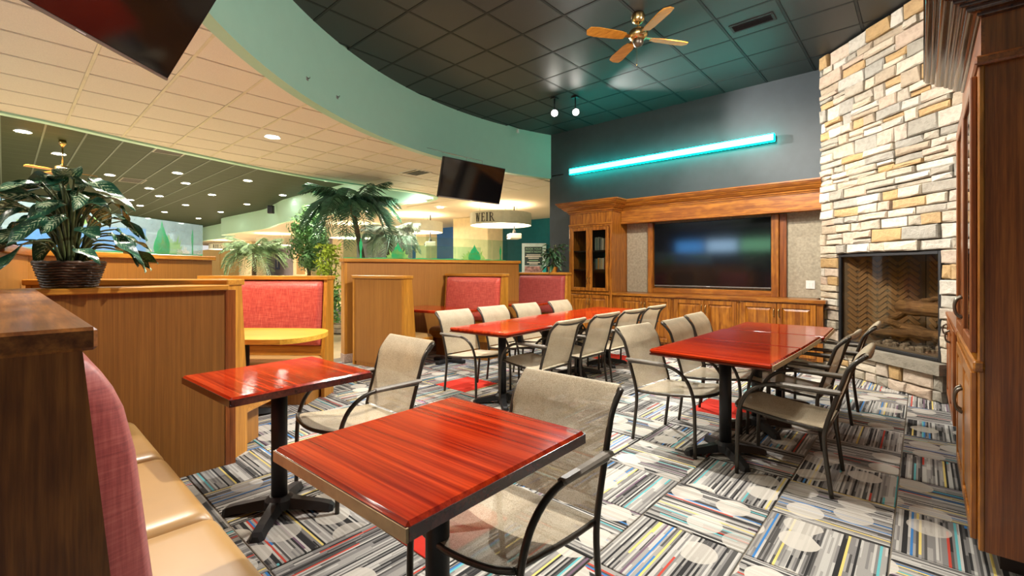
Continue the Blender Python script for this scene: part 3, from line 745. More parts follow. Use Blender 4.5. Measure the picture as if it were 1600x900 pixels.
for k in range(4):
    d = .38+.762*k; x, y = -3.035-sin(rt)*d, 2.885+cos(rt)*d
    table(['first table of the long middle row, its near end free', 'second table of the long middle row', 'third table of the long middle row', 'last table of the long middle row, nearest the cabinets'][k], .695, .758, (x, y, 0), rt, 'y', edge='red' if k == 0 else 'core')
for k in range(3):
    table(['first table of the right row, its near corner free', 'second table of the right row', 'last table of the right row, before the cabinet doors'][k], .775, .755, (-1.035+.015*k, 3.40+.76*k, 0), rad(-1.5 if k == 0 else (-.5 if k == 1 else 2)), 'x', edge='red', core=(.384, .392, -.37, .37))
# booth tables on the half walls
t = thing('booth_table', 'yellow maple table with rounded end in the left booth', 'table', (-4.02-.50*.77, 1.72-.50*.64, 0), eC)
pl = [(-.5, -.36), (.35, -.36)]+[(.45+.25*cos(a), .36*sin(a)) for a in [rad(-75+150*i/14) for i in range(15)]]+[(.35, .36), (-.5, .36)]
MB().prism(pl, .705, .745).build('tabletop', 'yellow_top', t)
m = MB(); m.lathe([(.045, .05), (.045, .705)], 18); m.build('column', 'black_iron', t, smooth=True)
m = MB(); foot_base(m, rad(45)); m.lathe([(.07, .03), (.06, .09)], 18); m.build('base', 'black_iron', t)
for lab, loc, L in [('red booth table between the two middle benches', (-4.60, 4.26, 0), 1.12), ('red booth table in the booth nearest the bookcase', (-4.62, 5.80, 0), .95)]:
    t = thing('booth_table', lab, 'table', loc, eD)
    MB().box(-L, 0, -.33, .33, .705, .745, .008).build('tabletop', 'red_x', t)
    m = MB(); m.lathe([(.045, .05), (.045, .705)], 18, (-.36, 0)); m.build('column', 'black_iron', t, smooth=True)
    m = MB(); m.box(-.62, -.10, -.04, .04, 0, .05, .01); m.box(-.40, -.32, -.26, .26, 0, .05, .01); m.build('base', 'black_iron', t)

# ------------------------------------------------------------------ chairs
def make_chair(label, loc, rotz):
    t = thing('patio_armchair', label, 'chair', loc, rotz, 'tan mesh armchairs')
    W_ = .243
    post = smooth_path([(0, -.25, 0), (0, -.232, .14), (0, -.215, .30), (0, -.222, .40), (0, -.262, .54), (0, -.305, .68), (0, -.328, .745), (0, -.365, .79), (0, -.405, .825)], 3)
    arm = smooth_path([(0, .25, 0), (0, .248, .20), (0, .243, .36), (0, .226, .45), (0, .188, .525), (0, .125, .578), (0, .05, .603), (0, -.03, .606), (0, -.16, .602), (0, -.27, .597)], 3)
    for s_ in (-1, 1):
        MB().tube([(s_*W_, p[1], p[2]) for p in post], .0125, 8).build('rear_leg', 'frame', t, smooth=True)
        MB().tube([(s_*(W_+.012), p[1], p[2]) for p in arm], .0125, 8).build('front_leg', 'frame', t, smooth=True)
        m = MB(); m.box(s_*(W_+.012)-.019, s_*(W_+.012)+.019, -.30, .03, .600, .622, .008); m.build('armrest', 'pad', t)
        MB().tube(smooth_path([(s_*(W_-.008), -.222, .375), (s_*(W_-.010), -.05, .383), (s_*(W_-.010), .12, .405), (s_*(W_-.006), .215, .420), (s_*(W_+.004), .243, .425)], 3), .010, 8).build('seat_rail', 'frame', t, smooth=True)
    MB().tube(smooth_path([(-W_, .243, .425), (-.17, .275, .418), (0, .296, .412), (.17, .275, .418), (W_, .243, .425)], 4), .0115, 8).build('front_rail', 'frame', t, smooth=True)
    MB().tube([(-W_, -.221, .375), (W_, -.221, .375)], .009, 8).build('stretcher', 'frame', t, smooth=True)
    MB().tube(smooth_path([(-W_, -.405, .825), (-.13, -.408, .806), (0, -.409, .800), (.13, -.408, .806), (W_, -.405, .825)], 3), .010, 8).build('top_rail', 'frame', t, smooth=True)
    # woven back: rolls over the top and runs down to the seat
    prof = [(-.415, .812), (-.421, .834), (-.408, .846), (-.388, .836), (-.352, .797), (-.318, .745), (-.300, .68), (-.281, .60), (-.262, .53), (-.238, .455), (-.222, .40)]
    prof = [(p[1], p[2]) for p in smooth_path([(0, a, b_) for a, b_ in prof], 2)]
    nn = len(prof)-1
    def fb(u, v):
        k = v*nn; i = min(int(k), nn-1); f = k-i
        y = prof[i][0]*(1-f)+prof[i+1][0]*f; z = prof[i][1]*(1-f)+prof[i+1][1]*f
        sag = 4*u*(1-u)
        z -= .012*sag*max(0, 1-v*4); y -= .012*sag*min(1, v*3)*min(1, (1-v)*4)
        return ((u-.5)*2*(W_-.004), y+.004, z)
    m = MB(); m.grid(fb, 8, nn); m.build('backrest', 'sling', t, smooth=True)
    def fs(u, v):
        y = -.222+(.30+.222)*v if False else -.222+v*(.470+.048*4*u*(1-u))
        z = .378+.047*v**1.6-.026*4*u*(1-u)*sin(PI*min(1, v*1.05))
        if v > .93: z -= (v-.93)*.12
        return ((u-.5)*2*(W_-.012), y, z+.008)
    m = MB(); m.grid(fs, 8, 12); m.build('seat', 'sling', t, smooth=True)
    return t
HOME = make_chair('tan mesh armchair nearest the camera, at the front red table', (-1.13, 1.235, 0), PI+rad(1))
CH = [((-2.58, 1.44), PI, 'tan mesh armchair at the red table beside the wood panel wall'),
 ((-3.56, 3.40), -PI/2, 'pale lit armchair on the left of the long table, nearest of its four'),
 ((-3.60, 4.08), -PI/2+.03, 'pale lit armchair on the left of the long table, second of its four'),
 ((-3.60, 4.70), -PI/2, 'pale lit armchair on the left of the long table, third of its four'),
 ((-3.60, 5.48), -PI/2+.04, 'pale lit armchair on the left of the long table, far end'),
 ((-2.80, 3.47), PI/2+.05, 'armchair seen from behind, nearest on the right of the long table'),
 ((-2.86, 4.24), PI/2, 'armchair seen from behind, second on the right of the long table'),
 ((-2.86, 4.86), PI/2-.03, 'armchair seen from behind, third on the right of the long table'),
 ((-2.91, 5.55), PI/2, 'armchair seen from behind, last on the right of the long table'),
 ((-1.386, 3.45), -PI/2-rad(5.6), 'armchair in the middle, nearest on the left of the right-hand table row'),
 ((-1.32, 4.15), -PI/2, 'armchair second on the left of the right-hand table row'),
 ((-1.375, 4.82), -PI/2+.03, 'armchair last on the left of the right-hand table row'),
 ((-.635, 3.39), PI/2, 'shaded armchair nearest on the right of the right-hand table row'),
 ((-.77, 4.18), PI/2-.05, 'shaded armchair second on the right of the right-hand table row'),
 ((-.69, 4.97), PI/2, 'shaded armchair last on the right, closest to the fireplace')]
for (x, y), rz, lab in CH: copy_tree(HOME, (x, y, 0), rz, lab)

# ------------------------------------------------------------------ cabinet parts
def rect_frame(m, x0, x1, z0, z1, wd, y0, y1, bev=.004):
    m.box(x0, x0+wd, y0, y1, z0, z1, bev); m.box(x1-wd, x1, y0, y1, z0, z1, bev)
    m.box(x0+wd, x1-wd, y0, y1, z0, z0+wd, bev); m.box(x0+wd, x1-wd, y0, y1, z1-wd, z1, bev); return m
def pull(parent, x, z, y, h=.09, mat='brass', r=.006):
    pts = smooth_path([(x, y, z+h/2), (x, y-.022, z+h*.36), (x, y-.030, z), (x, y-.022, z-h*.36), (x, y, z-h/2)], 3)
    m = MB(); m.tube(pts, [r*(1+.6*abs(2*i/(len(pts)-1)-1)) for i in range(len(pts))], 8); return m.build('handle', mat, parent, smooth=True)
def panel_door(parent, x0, x1, z0, z1, y, hx, hz, wood_='oak', hm='brass', hh=.11):
    m = MB(); rect_frame(m, x0, x1, z0, z1, .06, y-.022, y); d = m.build('door', wood_+'_z', parent)
    a, b_, c, e = x0+.06, x1-.06, z0+.06, z1-.06; k = .035
    m = MB()
    m.add([(a, y-.004, c), (b_, y-.004, c), (b_, y-.004, e), (a, y-.004, e), (a+k, y-.018, c+k), (b_-k, y-.018, c+k), (b_-k, y-.018, e-k), (a+k, y-.018, e-k)],
          [(4, 5, 6, 7), (0, 1, 5, 4), (1, 2, 6, 5), (2, 3, 7, 6), (3, 0, 4, 7)])
    m.build('panel', wood_+'_z', d)
    pull(d, hx, hz, y-.022, hh, hm)
    return d
def glass_door(parent, x0, x1, z0, z1, y, hx, hz, wood_='oak', hm='brass', hh=.11, wd=.06):
    m = MB(); rect_frame(m, x0, x1, z0, z1, wd, y-.022, y); d = m.build('door', wood_+'_z', parent)
    MB().box(x0+wd-.005, x1-wd+.005, y-.012, y-.008, z0+wd-.005, z1-wd+.005).build('pane', 'glass', d)
    pull(d, hx, hz, y-.022, hh, hm); return d
def crown(m, path, prof, closed=False):
    # path: (x, y, nx, ny) corner points with outward mitre directions; prof: (out, z)
    n = len(prof); V = [(p[0]+p[2]*o, p[1]+p[3]*o, z) for p in path for o, z in prof]
    F = []
    for i in range(len(path)-1):
        for k in range(n-1): F.append((i*n+k, (i+1)*n+k, (i+1)*n+k+1, i*n+k+1))
    F += [tuple(range(n)), tuple((len(path)-1)*n+k for k in range(n))[::-1]]
    m.add(V, F); return m
CROWN = [(0, .0), (.012, .0), (.014, .018), (.03, .024), (.032, .04), (.05, .048), (.085, .082), (.088, .094), (.105, .10), (.13, .128), (.132, .142), (.145, .146), (.145, .165), (.0, .165)]

# ---- bookcase
YF = 7.05
bc = thing('bookcase', 'tall oak bookcase with two glass doors and crown moulding', 'bookcase', (0, 0, 0))
m = MB(); m.box(-4.89, -4.86, YF, 7.68, .09, 2.33); m.box(-4.03, -4.0, YF, 7.68, .09, 2.33); m.box(-4.86, -4.03, YF, 7.68, 2.10, 2.33); m.box(-4.86, -4.03, YF, 7.68, .86, .90); m.box(-4.86, -4.03, YF, 7.68, .09, .12)
m.build('carcass', 'oak_z', bc)
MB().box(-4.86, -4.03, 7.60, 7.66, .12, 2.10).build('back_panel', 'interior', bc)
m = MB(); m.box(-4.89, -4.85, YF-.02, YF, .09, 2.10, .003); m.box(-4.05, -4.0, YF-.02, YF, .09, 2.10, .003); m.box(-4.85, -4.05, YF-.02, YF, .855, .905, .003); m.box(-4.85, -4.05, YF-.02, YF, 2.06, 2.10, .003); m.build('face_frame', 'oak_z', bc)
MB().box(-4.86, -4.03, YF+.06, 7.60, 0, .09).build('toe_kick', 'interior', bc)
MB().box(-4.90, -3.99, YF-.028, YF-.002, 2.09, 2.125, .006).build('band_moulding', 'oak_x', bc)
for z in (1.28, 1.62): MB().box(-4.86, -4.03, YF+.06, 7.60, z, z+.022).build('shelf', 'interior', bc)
m = MB(); crown(m, [(-4.89, 7.68, -1, 0), (-4.89, YF, -1, -1), (-4.0, YF, 1, -1), (-4.0, 7.34, 1, 0)], [(o*1.35, 2.315+z*1.22) for o, z in CROWN]); m.build('crown', 'oak_x', bc)
glass_door(bc, -4.845, -4.452, .915, 2.055, YF-.02, -4.475, 1.10)
glass_door(bc, -4.445, -4.055, .915, 2.055, YF-.02, -4.422, 1.10)
panel_door(bc, -4.845, -4.452, .13, .845, YF-.02, -4.475, .73)
panel_door(bc, -4.445, -4.055, .13, .845, YF-.02, -4.422, .73)
BC = [(.22, .23, .17), (.34, .30, .20), (.12, .18, .14), (.42, .34, .18), (.05, .07, .07), (.36, .10, .04), (.50, .46, .36), (.45, .22, .04), (.05, .12, .20), (.28, .04, .04)]
bmats = [plain('book_cover', c, .6) for c in BC]
ORD = ['first', 'second', 'third', 'fourth', 'fifth', 'sixth', 'seventh', 'eighth', 'ninth', 'tenth', 'eleventh', 'twelfth', 'thirteenth', 'fourteenth', 'fifteenth', 'sixteenth', 'seventeenth', 'eighteenth', 'nineteenth', 'twentieth', 'twenty-first', 'twenty-second', 'twenty-third', 'twenty-fourth']
for sh, (z, hs, seq) in enumerate([(1.642, .235, [0, 2, 0, 4, 0, 6, 3, 3, 6, 2]), (1.302, .215, [4, 2, 7, 0, 3, 6, 9, 8, 5, 4])]):
    x = -4.385; 
    for k, c in enumerate(seq):
        wd = .024+.010*random.random(); h = hs*(.86+.14*random.random())
        b_ = thing('book', '%s book from the left on the %s shelf of the oak bookcase' % (ORD[k], 'upper' if sh == 0 else 'lower'), 'book', (x+wd/2, YF+.13, z), 0, 'books in the oak bookcase')
        MB().box(-wd/2, wd/2, -.08, .07, 0, h, .003).build('cover', bmats[c], b_)
        MB().box(-wd/2+.003, wd/2-.003, -.07, .074, h-.004, h+.0005).build('pages', 'white_paint', b_)
        x += wd+.002

# ---- low cabinets under the screen
for k, (a, b_) in enumerate([(-3.895, -2.93), (-2.93, -1.96), (-1.96, -.955)]):
    t = thing('base_cabinet', ['oak base cabinet with two doors beside the bookcase', 'oak base cabinet with two doors in the middle under the big screen', 'oak base cabinet with two doors at the stone fireplace end'][k], 'cabinet', (0, 0, 0), 0, 'oak base cabinets')
    if k == 0: a = -3.985
    xe = b_-.002 if k < 2 else -1.075
    m = MB(); m.box(a+.002, xe, YF, 7.52, .10, .855)
    if k == 2: m.box(xe, b_-.002, YF, 7.16, .10, .855)
    m.build('carcass', 'oak_z', t)
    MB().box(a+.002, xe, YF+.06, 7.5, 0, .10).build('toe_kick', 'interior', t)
    if k == 0: a = -3.895
    e = .03 if k < 2 else .075; mid = (a+b_-(e-.03))/2
    panel_door(t, a+.03, mid-.004, .135, .835, YF, mid-.03, .71); panel_door(t, mid+.004, b_-e, .135, .835, YF, mid+.03, .71)
ct = tag(MB().prism([(-3.985, YF-.035), (-.925, YF-.035), (-.925, 7.15), (-1.065, 7.29), (-1.065, 7.55), (-3.985, 7.55)], .858, .898).build('worktop', 'oak_x'), 'long oak worktop over the base cabinets under the big screen', 'worktop')
# ---- screen wall: beige panel, surround and header
struct(MB().box(-3.99, -.95, 7.56, 7.69, .90, 2.36).build('trim_3', 'beige_paper'))
su = thing('screen_surround', 'oak frame around the big wall screen', 'frame', (0, 0, 0))
MB().box(-3.545, -3.455, 7.46, 7.555, .90, 2.10, .004).build('stile', 'oak_z', su); MB().box(-1.64, -1.545, 7.46, 7.555, .90, 2.10, .004).build('stile', 'oak_z', su)
MB().box(-1.54, -1.455, 7.50, 7.555, .90, 2.10, .004).build('return', 'cherry_z', su); MB().box(-3.455, -1.64, 7.47, 7.555, .90, .985, .004).build('sill', 'oak_x', su)
hd = thing('header', 'carved oak header board with crown moulding above the big screen', 'moulding', (0, 0, 0))
MB().box(-3.99, -1.0, 7.34, 7.69, 2.115, 2.36).build('board', 'oak_x', hd)
MB().box(-3.99, -1.0, 7.32, 7.345, 2.10, 2.135, .006).build('bead', 'oak_x', hd)
m = MB(); crown(m, [(-3.985, 7.34, 0, -1), (-1.0, 7.34, 0, -1)], [(o, 2.345+z*1.03) for o, z in CROWN]); m.build('crown', 'oak_x', hd)
def tv(label, w_, h_, name='television'):
    t = thing(name, label, 'television')
    MB().box(-w_/2, w_/2, 0, .045, -h_/2, h_/2, .006).build('case', 'black_plastic', t)
    MB().box(-w_/2+.012, w_/2-.012, -.0025, .0, -h_/2+.022, h_/2-.012).build('screen', 'screen', t)
    MB().box(-w_/2+.004, w_/2-.004, -.004, -.0005, -h_/2+.002, -h_/2+.018, .001).build('lower_bezel', 'alu', t)
    MB().box(-.028, .028, -.0052, -.0042, -h_/2+.006, -h_/2+.013).build('badge', 'ink_white', t)
    return t
t = tv('big black television filling the oak frame on the back wall', 1.80, 1.06); t.location = (-2.545, 7.50, 1.545)
sw = thing('light_switch', 'white switch plate on the beige wall panel by the fireplace', 'switch', (-1.17, 7.553, 1.085))
MB().box(-.055, .055, -.006, .004, -.058, .058, .003).build('plate', 'white_paint', sw); MB().box(-.03, -.008, -.010, -.006, -.03, .03, .001).build('rocker', 'white_paint', sw); MB().box(.008, .03, -.010, -.006, -.03, .03, .001).build('rocker', 'white_paint', sw)
# ---- teal light bar
lb = thing('light_bar', 'long glowing teal light bar mounted on the dark back wall', 'light', (0, 0, 0))
MB().box(-5.27, -1.63, 7.645, 7.672, 3.205, 3.30, .006).build('housing', 'alu', lb)
MB().box(-5.275, -1.625, 7.576, 7.644, 3.195, 3.31, .008).build('tube', 'neon', lb)
MB().box(-5.262, -1.638, 7.570, 7.5755, 3.208, 3.297).build('tube_core', 'neon_core', lb)
for x in (-4.6, -3.5, -2.4): MB().box(x-.03, x+.03, 7.64, 7.70, 3.31, 3.33).build('bracket', 'black_plastic', lb)

# ------------------------------------------------------------------ fireplace (faces the room at 45 degrees)
fp = thing('fireplace', 'tall corner fireplace of stacked tan ledge stone with glass front', 'fireplace', (-.36, 6.64, 0), -PI/4)
# local x runs along the face to the right, local -y points into the room; face plane at y = 0
XL, XR = -.90, .94
OX0, OX1, OZ0, OZ1 = -.605, .705, .445, 1.485
m = MB(); m.box(XL+.03, OX0-.01, .035, .55, 0, 4.10); m.box(OX1+.01, XR, .035, .55, 0, 4.10); m.box(OX0-.01, OX1+.01, .035, .55, OZ1+.01, 4.10); m.box(OX0-.01, OX1+.01, .035, .55, 0, OZ0-.01)
m.build('core', 'mortar', fp)
def stone(x0, x1, z0, z1, yb, base_y=0.0, name='stone'):
    g = .005; x0 += g; x1 -= g; z0 += g; z1 -= g
    if x1-x0 < .02 or z1-z0 < .02: return
    j = lambda a: (random.random()-.5)*a
    y = base_y-yb; b_ = .012; jj = min(.012, (z1-z0)*.16)
    o = [(x0+j(jj), z0+j(jj)), ((x0+x1)/2+j(.04), z0+j(jj)), (x1+j(jj), z0+j(jj)), (x1+j(jj), z1+j(jj)), ((x0+x1)/2+j(.04), z1+j(jj)), (x0+j(jj), z1+j(jj))]
    cx_, cz_ = (x0+x1)/2, (z0+z1)/2
    inn = [(cx_+(p[0]-cx_)*(1-2*b_/max(.05, x1-x0)), cz_+(p[1]-cz_)*(1-2*b_/max(.05, z1-z0))) for p in o]
    V = [(p[0]-cx_, base_y+.045, p[1]-cz_) for p in o]+[(p[0]-cx_, y+.010+j(.008), p[1]-cz_) for p in o]+[(p[0]-cx_, y+j(.018), p[1]-cz_) for p in inn]
    V.append((j(.03), y-.004+j(.012), j(.01)))
    F = []
    for k in range(6):
        q = (k+1) % 6; F += [(k, q, 6+q, 6+k), (6+k, 6+q, 12+q, 12+k), (12+k, 12+q, 18)]
    mm = MB(); mm.add(V, F); s_ = mm.build(name, 'stone', fp); s_.location = (cx_, 0, cz_); return s_
def lay(x0, x1, z0, z1, depth=(.012, .05), base_y=0.0):
    z = z0
    while z < z1-.03:
        h = random.choice((.085, .11, .13, .15, .17))
        if z+h > z1-.05: h = z1-z
        x = x0-random.random()*.12; first = True
        while x < x1-.02:
            wd = random.choice((.16, .22, .27, .33, .40)); xe = min(x+wd, x1)
            if x1-xe < .09: xe = x1
            xs = max(x, x0)
            if h > .12 and random.random() < .45 and xe-xs > .2:
                hh = h*random.choice((.4, .5, .6)); stone(xs, xe, z, z+hh, random.uniform(*depth), base_y)
                stone(xs, xe, z+hh, z+h, random.uniform(*depth), base_y)
            else: stone(xs, xe, z, z+h, random.uniform(*depth), base_y)
            x = xe
        z += h
random.seed(21)
lay(XL, XR, OZ1+.012, 4.10)
lay(XL, OX0-.005, .385, OZ1+.012); lay(OX1+.005, XR, .385, OZ1+.012)
# return on the left, towards the back wall
fl_ret = MB(); fl_ret.box(XL+.02, XL+.045, .04, .40, .90, 4.10); fl_ret.build('side_core', 'mortar', fp)
lay(XL, .76, .0, .270, (.012, .035), -.045)
m = MB()
N_ = 14
tops = [(XL-.02+(.78-XL+.02)*k/N_, -.115+.008*random.random()) for k in range(N_+1)]
poly = tops+[(.78, .06), (XL-.02, .06)]
m.prism(poly, .272, .383); m.build('hearth_slab', 'slab', fp)
m = MB(); rect_frame(m, OX0, OX1, OZ0-.055, OZ1, .032, -.01, .03, .004); m.build('metal_frame', 'black_iron', fp)
MB().box(OX0+.03, OX1-.03, .006, .012, OZ0-.03, OZ1-.03).build('glass_front', 'fire_glass', fp)
# firebox: floor, hood, and herringbone brick on the splayed sides
fbx = MB(); fbx.box(OX0+.02, OX1-.02, .03, .62, OZ0-.05, OZ0-.03); fbx.box(OX0+.02, OX1-.02, .03, .62, OZ1-.01, OZ1+.01)
fbx.build('firebox_floor', 'black_iron', fp)
def brick_wall(p0, p1, z0, z1):
    d = Vector((p1[0]-p0[0], p1[1]-p0[1], 0)); L = d.length; d.normalize(); nrm = Vector((d.y, -d.x, 0))
    X = Matrix(((d.x, nrm.x, 0, p0[0]), (d.y, nrm.y, 0, p0[1]), (0, 0, 1, 0), (0, 0, 0, 1)))
    m = MB(); m.X = X; m.box(0, L, -.03, -.012, z0, z1); m.build('firebox_wall', 'mortar', fp)
    bl, bw = .135, .05; me = MB(); me.box(-bl/2+.004, bl/2-.004, -.012, .0, -bw/2+.004, bw/2-.004, .003); me = me.mesh('brick', M['firebrick'])
    H = z1-z0
    # herringbone at 45 degrees
    k = bw/math.sqrt(2)
    for r_ in range(-2, int(H/(k*2))+4):
        for c_ in range(-2, int(L/(bl*.707*1.0))+3):
            for sgn in (1, -1):
                cx_ = c_*bl*1.414*.5+0*r_; 
                x = cx_; z = z0+r_*k*2+(0 if c_ % 2 == 0 else 0)
                if (c_ % 2 == 0) != (sgn == 1): continue
                if x-bl*.36 < 0 or x+bl*.36 > L or z-bl*.36 < z0 or z+bl*.36 > z1: continue
                rot = X.to_3x3() @ Matrix.Rotation(-sgn*PI/4, 3, 'Y')
                o = bpy.data.objects.new('brick', me); COL.objects.link(o); o.parent = fp
                mt = rot.to_4x4(); mt.translation = X @ Vector((x, 0, z)); o.matrix_local = mt
brick_wall((OX0+.02, .04), (-.06, .60), OZ0-.03, OZ1-.01)
brick_wall((-.06, .60), (OX1-.02, .55), OZ0-.03, OZ1-.01)
brick_wall((OX1-.02, .55), (OX1-.02, .04), OZ0-.03, OZ1-.01)
def log(p0, p1, r0, r1, seed):
    rn = random.Random(seed); p0, p1 = Vector(p0), Vector(p1); pts = [p0.lerp(p1, i/7)+Vector(((rn.random()-.5)*.02, (rn.random()-.5)*.02, (rn.random()-.5)*.025)) for i in range(8)]
    m = MB(); m.tube(pts, [(r0+(r1-r0)*i/7)*(.9+.2*rn.random()) for i in range(8)], 11); o = m.build('log', 'log', fp, smooth=False); return o
log((-.30, .14, .56), (.45, .20, .62), .045, .055, 1); log((-.38, .22, .55), (.05, .30, .86), .05, .045, 2); log((-.05, .30, .88), (.62, .26, .86), .085, .07, 3)
log((.10, .22, .64), (.62, .16, .60), .06, .065, 4); log((-.10, .14, .70), (.22, .34, .60), .04, .05, 5); log((.05, .42, .93), (.42, .46, 1.03), .03, .03, 6); log((.62, .44, .90), (.34, .46, 1.04), .03, .025, 8)
m = MB(); rn = random.Random(3)
for k in range(70):
    x, y = -.2+.75*rn.random(), .08+.2*rn.random(); s_ = .015+.02*rn.random(); m.box(x-s_, x+s_, y-s_, y+s_, OZ0-.03, OZ0-.02+s_*2.2*rn.random()+.015, s_*.4)
o = m.build('embers', 'ember', fp); o['kind'] = 'stuff'

# ------------------------------------------------------------------ right-hand cabinets (local -y faces the room, i.e. world -x)
CHY = 2.84
CROWN2 = [(0, 2.395), (.012, 2.395)]
o_, z_ = .012, 2.395
for r_ in (.014, .030, .014, .016, .036, .014, .020):
    CROWN2 += [(o_+r_*sin(rad(t_)), z_+r_*.62*(1-cos(rad(t_)))) for t_ in range(0, 91, 10)]
    o_ += r_; z_ += r_*.62; CROWN2 += [(o_, z_+.004), (o_+.006, z_+.004)]; o_ += .006; z_ += .004
CROWN2 += [(o_, z_+.03), (0, z_+.03)]
tc_ = thing('display_cabinet', 'tall dark cherry cabinet with glass doors at the right edge', 'cabinet', (.20, CHY, 0), -PI/2)
# local x = -(world y - CHY), so the cabinet spans local x from -1.27 (far) to 0 (near)
FX = -1.27
m = MB(); m.box(FX, FX+.03, 0, .60, .08, 2.42); m.box(-.03, 0, 0, .60, .08, 2.42); m.box(FX+.03, -.03, 0, .60, .08, .11); m.box(FX+.03, -.03, 0, .60, .85, .90); m.box(FX+.03, -.03, 0, .60, 2.20, 2.42); m.box(FX+.03, -.03, .56, .60, .11, 2.20)
m.build('carcass', 'cherry_z', tc_)
m = MB(); m.box(-.055, .004, -.020, 0, .08, 2.19, .004); m.box(FX, FX+.05, -.02, 0, .08, 2.19, .004); m.box(FX+.05, -.055, -.02, 0, 2.17, 2.21, .003); m.build('face_frame', 'oak_z', tc_)
m = MB(); m.box(FX, .0, -.012, 0, 2.21, 2.42); m.build('frieze', 'cherry_x', tc_)
m = MB(); m.box(FX, .028, -.034, 0, 2.185, 2.225, .008); m.box(.0, .035, -.034, .60, 2.185, 2.225, .008); m.build('band_moulding', 'cherry_x', tc_)
MB().box(FX, .015, -.038, .0, .855, .905, .008).build('ledge', 'oak_x', tc_)
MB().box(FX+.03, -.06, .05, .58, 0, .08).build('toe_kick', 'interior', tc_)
for z in (1.3, 1.7): MB().box(FX+.04, -.04, .06, .55, z, z+.02).build('shelf', 'cherry_x', tc_)
mid = FX/2
glass_door(tc_, FX+.05, mid-.004, .93, 2.165, -.02, mid-.035, 1.10, 'cherry', 'pewter', .11); glass_door(tc_, mid+.004, -.055, .93, 2.165, -.02, mid+.035, 1.10, 'cherry', 'pewter', .11)
panel_door(tc_, FX+.05, mid-.004, .10, .845, -.02, mid-.035, .60, 'oak', 'pewter', .13); panel_door(tc_, mid+.004, -.055, .10, .845, -.02, mid+.035, .60, 'oak', 'pewter', .13)
m = MB(); crown(m, [(FX+.14, 0, 0, -1), (0, 0, 1, -1), (0, .60, 1, 0)], CROWN2); m.build('crown', 'crown_x', tc_, smooth=False)
lc = thing('low_cabinet', 'low cherry cabinet between the stone hearth and the tall glass cabinet', 'cabinet', (.19, 6.02, 0), -PI/2)
MB().box(0, 1.85, 0, .55, .085, .865).build('carcass', 'cherry_z', lc); MB().box(.03, 1.85, .05, .5, 0, .085).build('toe_kick', 'interior', lc)
MB().box(-.02, 1.87, -.03, .56, .867, .90, .006).build('top', 'cherry_x', lc)
panel_door(lc, .04, .62, .12, .84, 0, .10, .74, 'cherry', 'pewter', .10); panel_door(lc, .66, 1.24, .12, .84, 0, .72, .74, 'cherry', 'pewter', .10)

# ------------------------------------------------------------------ hanging televisions
def place_frame(o, p_center, right, up):
    r = Vector(right).normalized(); u = Vector(up); u = (u-r*u.dot(r)).normalized(); f = r.cross(u)  # local x=right, z=up, y = z x x
    yv = u.cross(r); o.matrix_world = Matrix(((r.x, yv.x, u.x, p_center[0]), (r.y, yv.y, u.y, p_center[1]), (r.z, yv.z, u.z, p_center[2]), (0, 0, 0, 1)))
def hang_tv(label, BL, BR, upv, h, hooks):
    BL, BR = Vector(BL), Vector(BR); t = tv(label, (BR-BL).length, h)
    r = (BR-BL).normalized(); u = Vector(upv); u = (u-r*u.dot(r)).normalized(); c = (BL+BR)/2+u*h/2
    place_frame(t, c, r, u)
    for x in (-.16, .16):
        o = MB().box(x-.012, x+.012, .045, .06, -h*.3, h*.42).build('mount_strut', 'alu', t)
    inv = t.matrix_world.inverted()
    for x in (-.16, .16):
        w_ = t.matrix_world @ Vector((x, .06, h*.5)); dv = Vector((w_.x-CC[0], w_.y-CC[1])).normalized()
        hook = inv @ Vector((CC[0]+dv.x*(CR+.005), CC[1]+dv.y*(CR+.005), 3.30))
        MB().tube([(x, .052, h*.40), (x, .07, h*.5+.05), tuple(hook)], .0045, 6).build('mount_arm', 'alu', t)
    return t
hang_tv('black television hanging tilted from the ceiling at the upper left', (-2.885, -.19, 2.545), (-3.71, .72, 2.545), (.29, .26, .63), .70, .12)
hang_tv('black television hanging tilted in front of the curved green fascia', (-5.39, 4.34, 2.385), (-5.29, 5.57, 2.385), (.15, .0, .565), .60, .20)

# ------------------------------------------------------------------ ceiling fan
fan = thing('ceiling_fan', 'brass ceiling fan with wood blades under the dark ceiling', 'fan', (-2.33, 4.67, 0))
m = MB(); m.lathe([(.02, 4.0), (.065, 4.03), (.075, 4.09), (.06, 4.12)], 20); m.build('canopy', 'brass', fan, smooth=True)
MB().tube([(0, 0, 3.90), (0, 0, 4.05)], .012, 8).build('rod', 'brass', fan, smooth=True)
m = MB(); m.lathe([(.03, 3.945), (.085, 3.93), (.105, 3.90), (.105, 3.865), (.085, 3.84), (.055, 3.82)], 24); m.build('motor', 'brass', fan, smooth=True)
m = MB(); m.lathe([(.055, 3.82), (.06, 3.80), (.045, 3.765), (.02, 3.75)], 20); m.build('switch_cup', 'pewter', fan, smooth=True)
for k in range(4):
    a = rad(56+90*k); X = Matrix.Rotation(a, 4, 'Z') @ Matrix.Translation((0, 0, 3.852)) @ Matrix.Rotation(rad(11), 4, 'X')
    m = MB(); m.X = X; m.prism([(.16, -.045), (.24, -.062), (.50, -.072), (.585, -.06), (.61, 0), (.585, .06), (.50, .072), (.24, .062), (.16, .045)], -.004, .004); b_ = m.build('blade', 'honey_x', fan)
    m = MB(); m.X = X; m.prism([(.08, -.02), (.20, -.03), (.20, .03), (.08, .02)], .004, .010); m.build('blade_iron', 'brass', b_)
MB().tube([(.0, -.03, 3.75), (.0, -.035, 3.56)], .0018, 5).build('pull_chain', 'brass', fan); m = MB(); m.lathe([(.004, 3.555), (.008, 3.545), (.004, 3.53)], 8, (.0, -.035)); m.build('pull_knob', 'brass', fan)

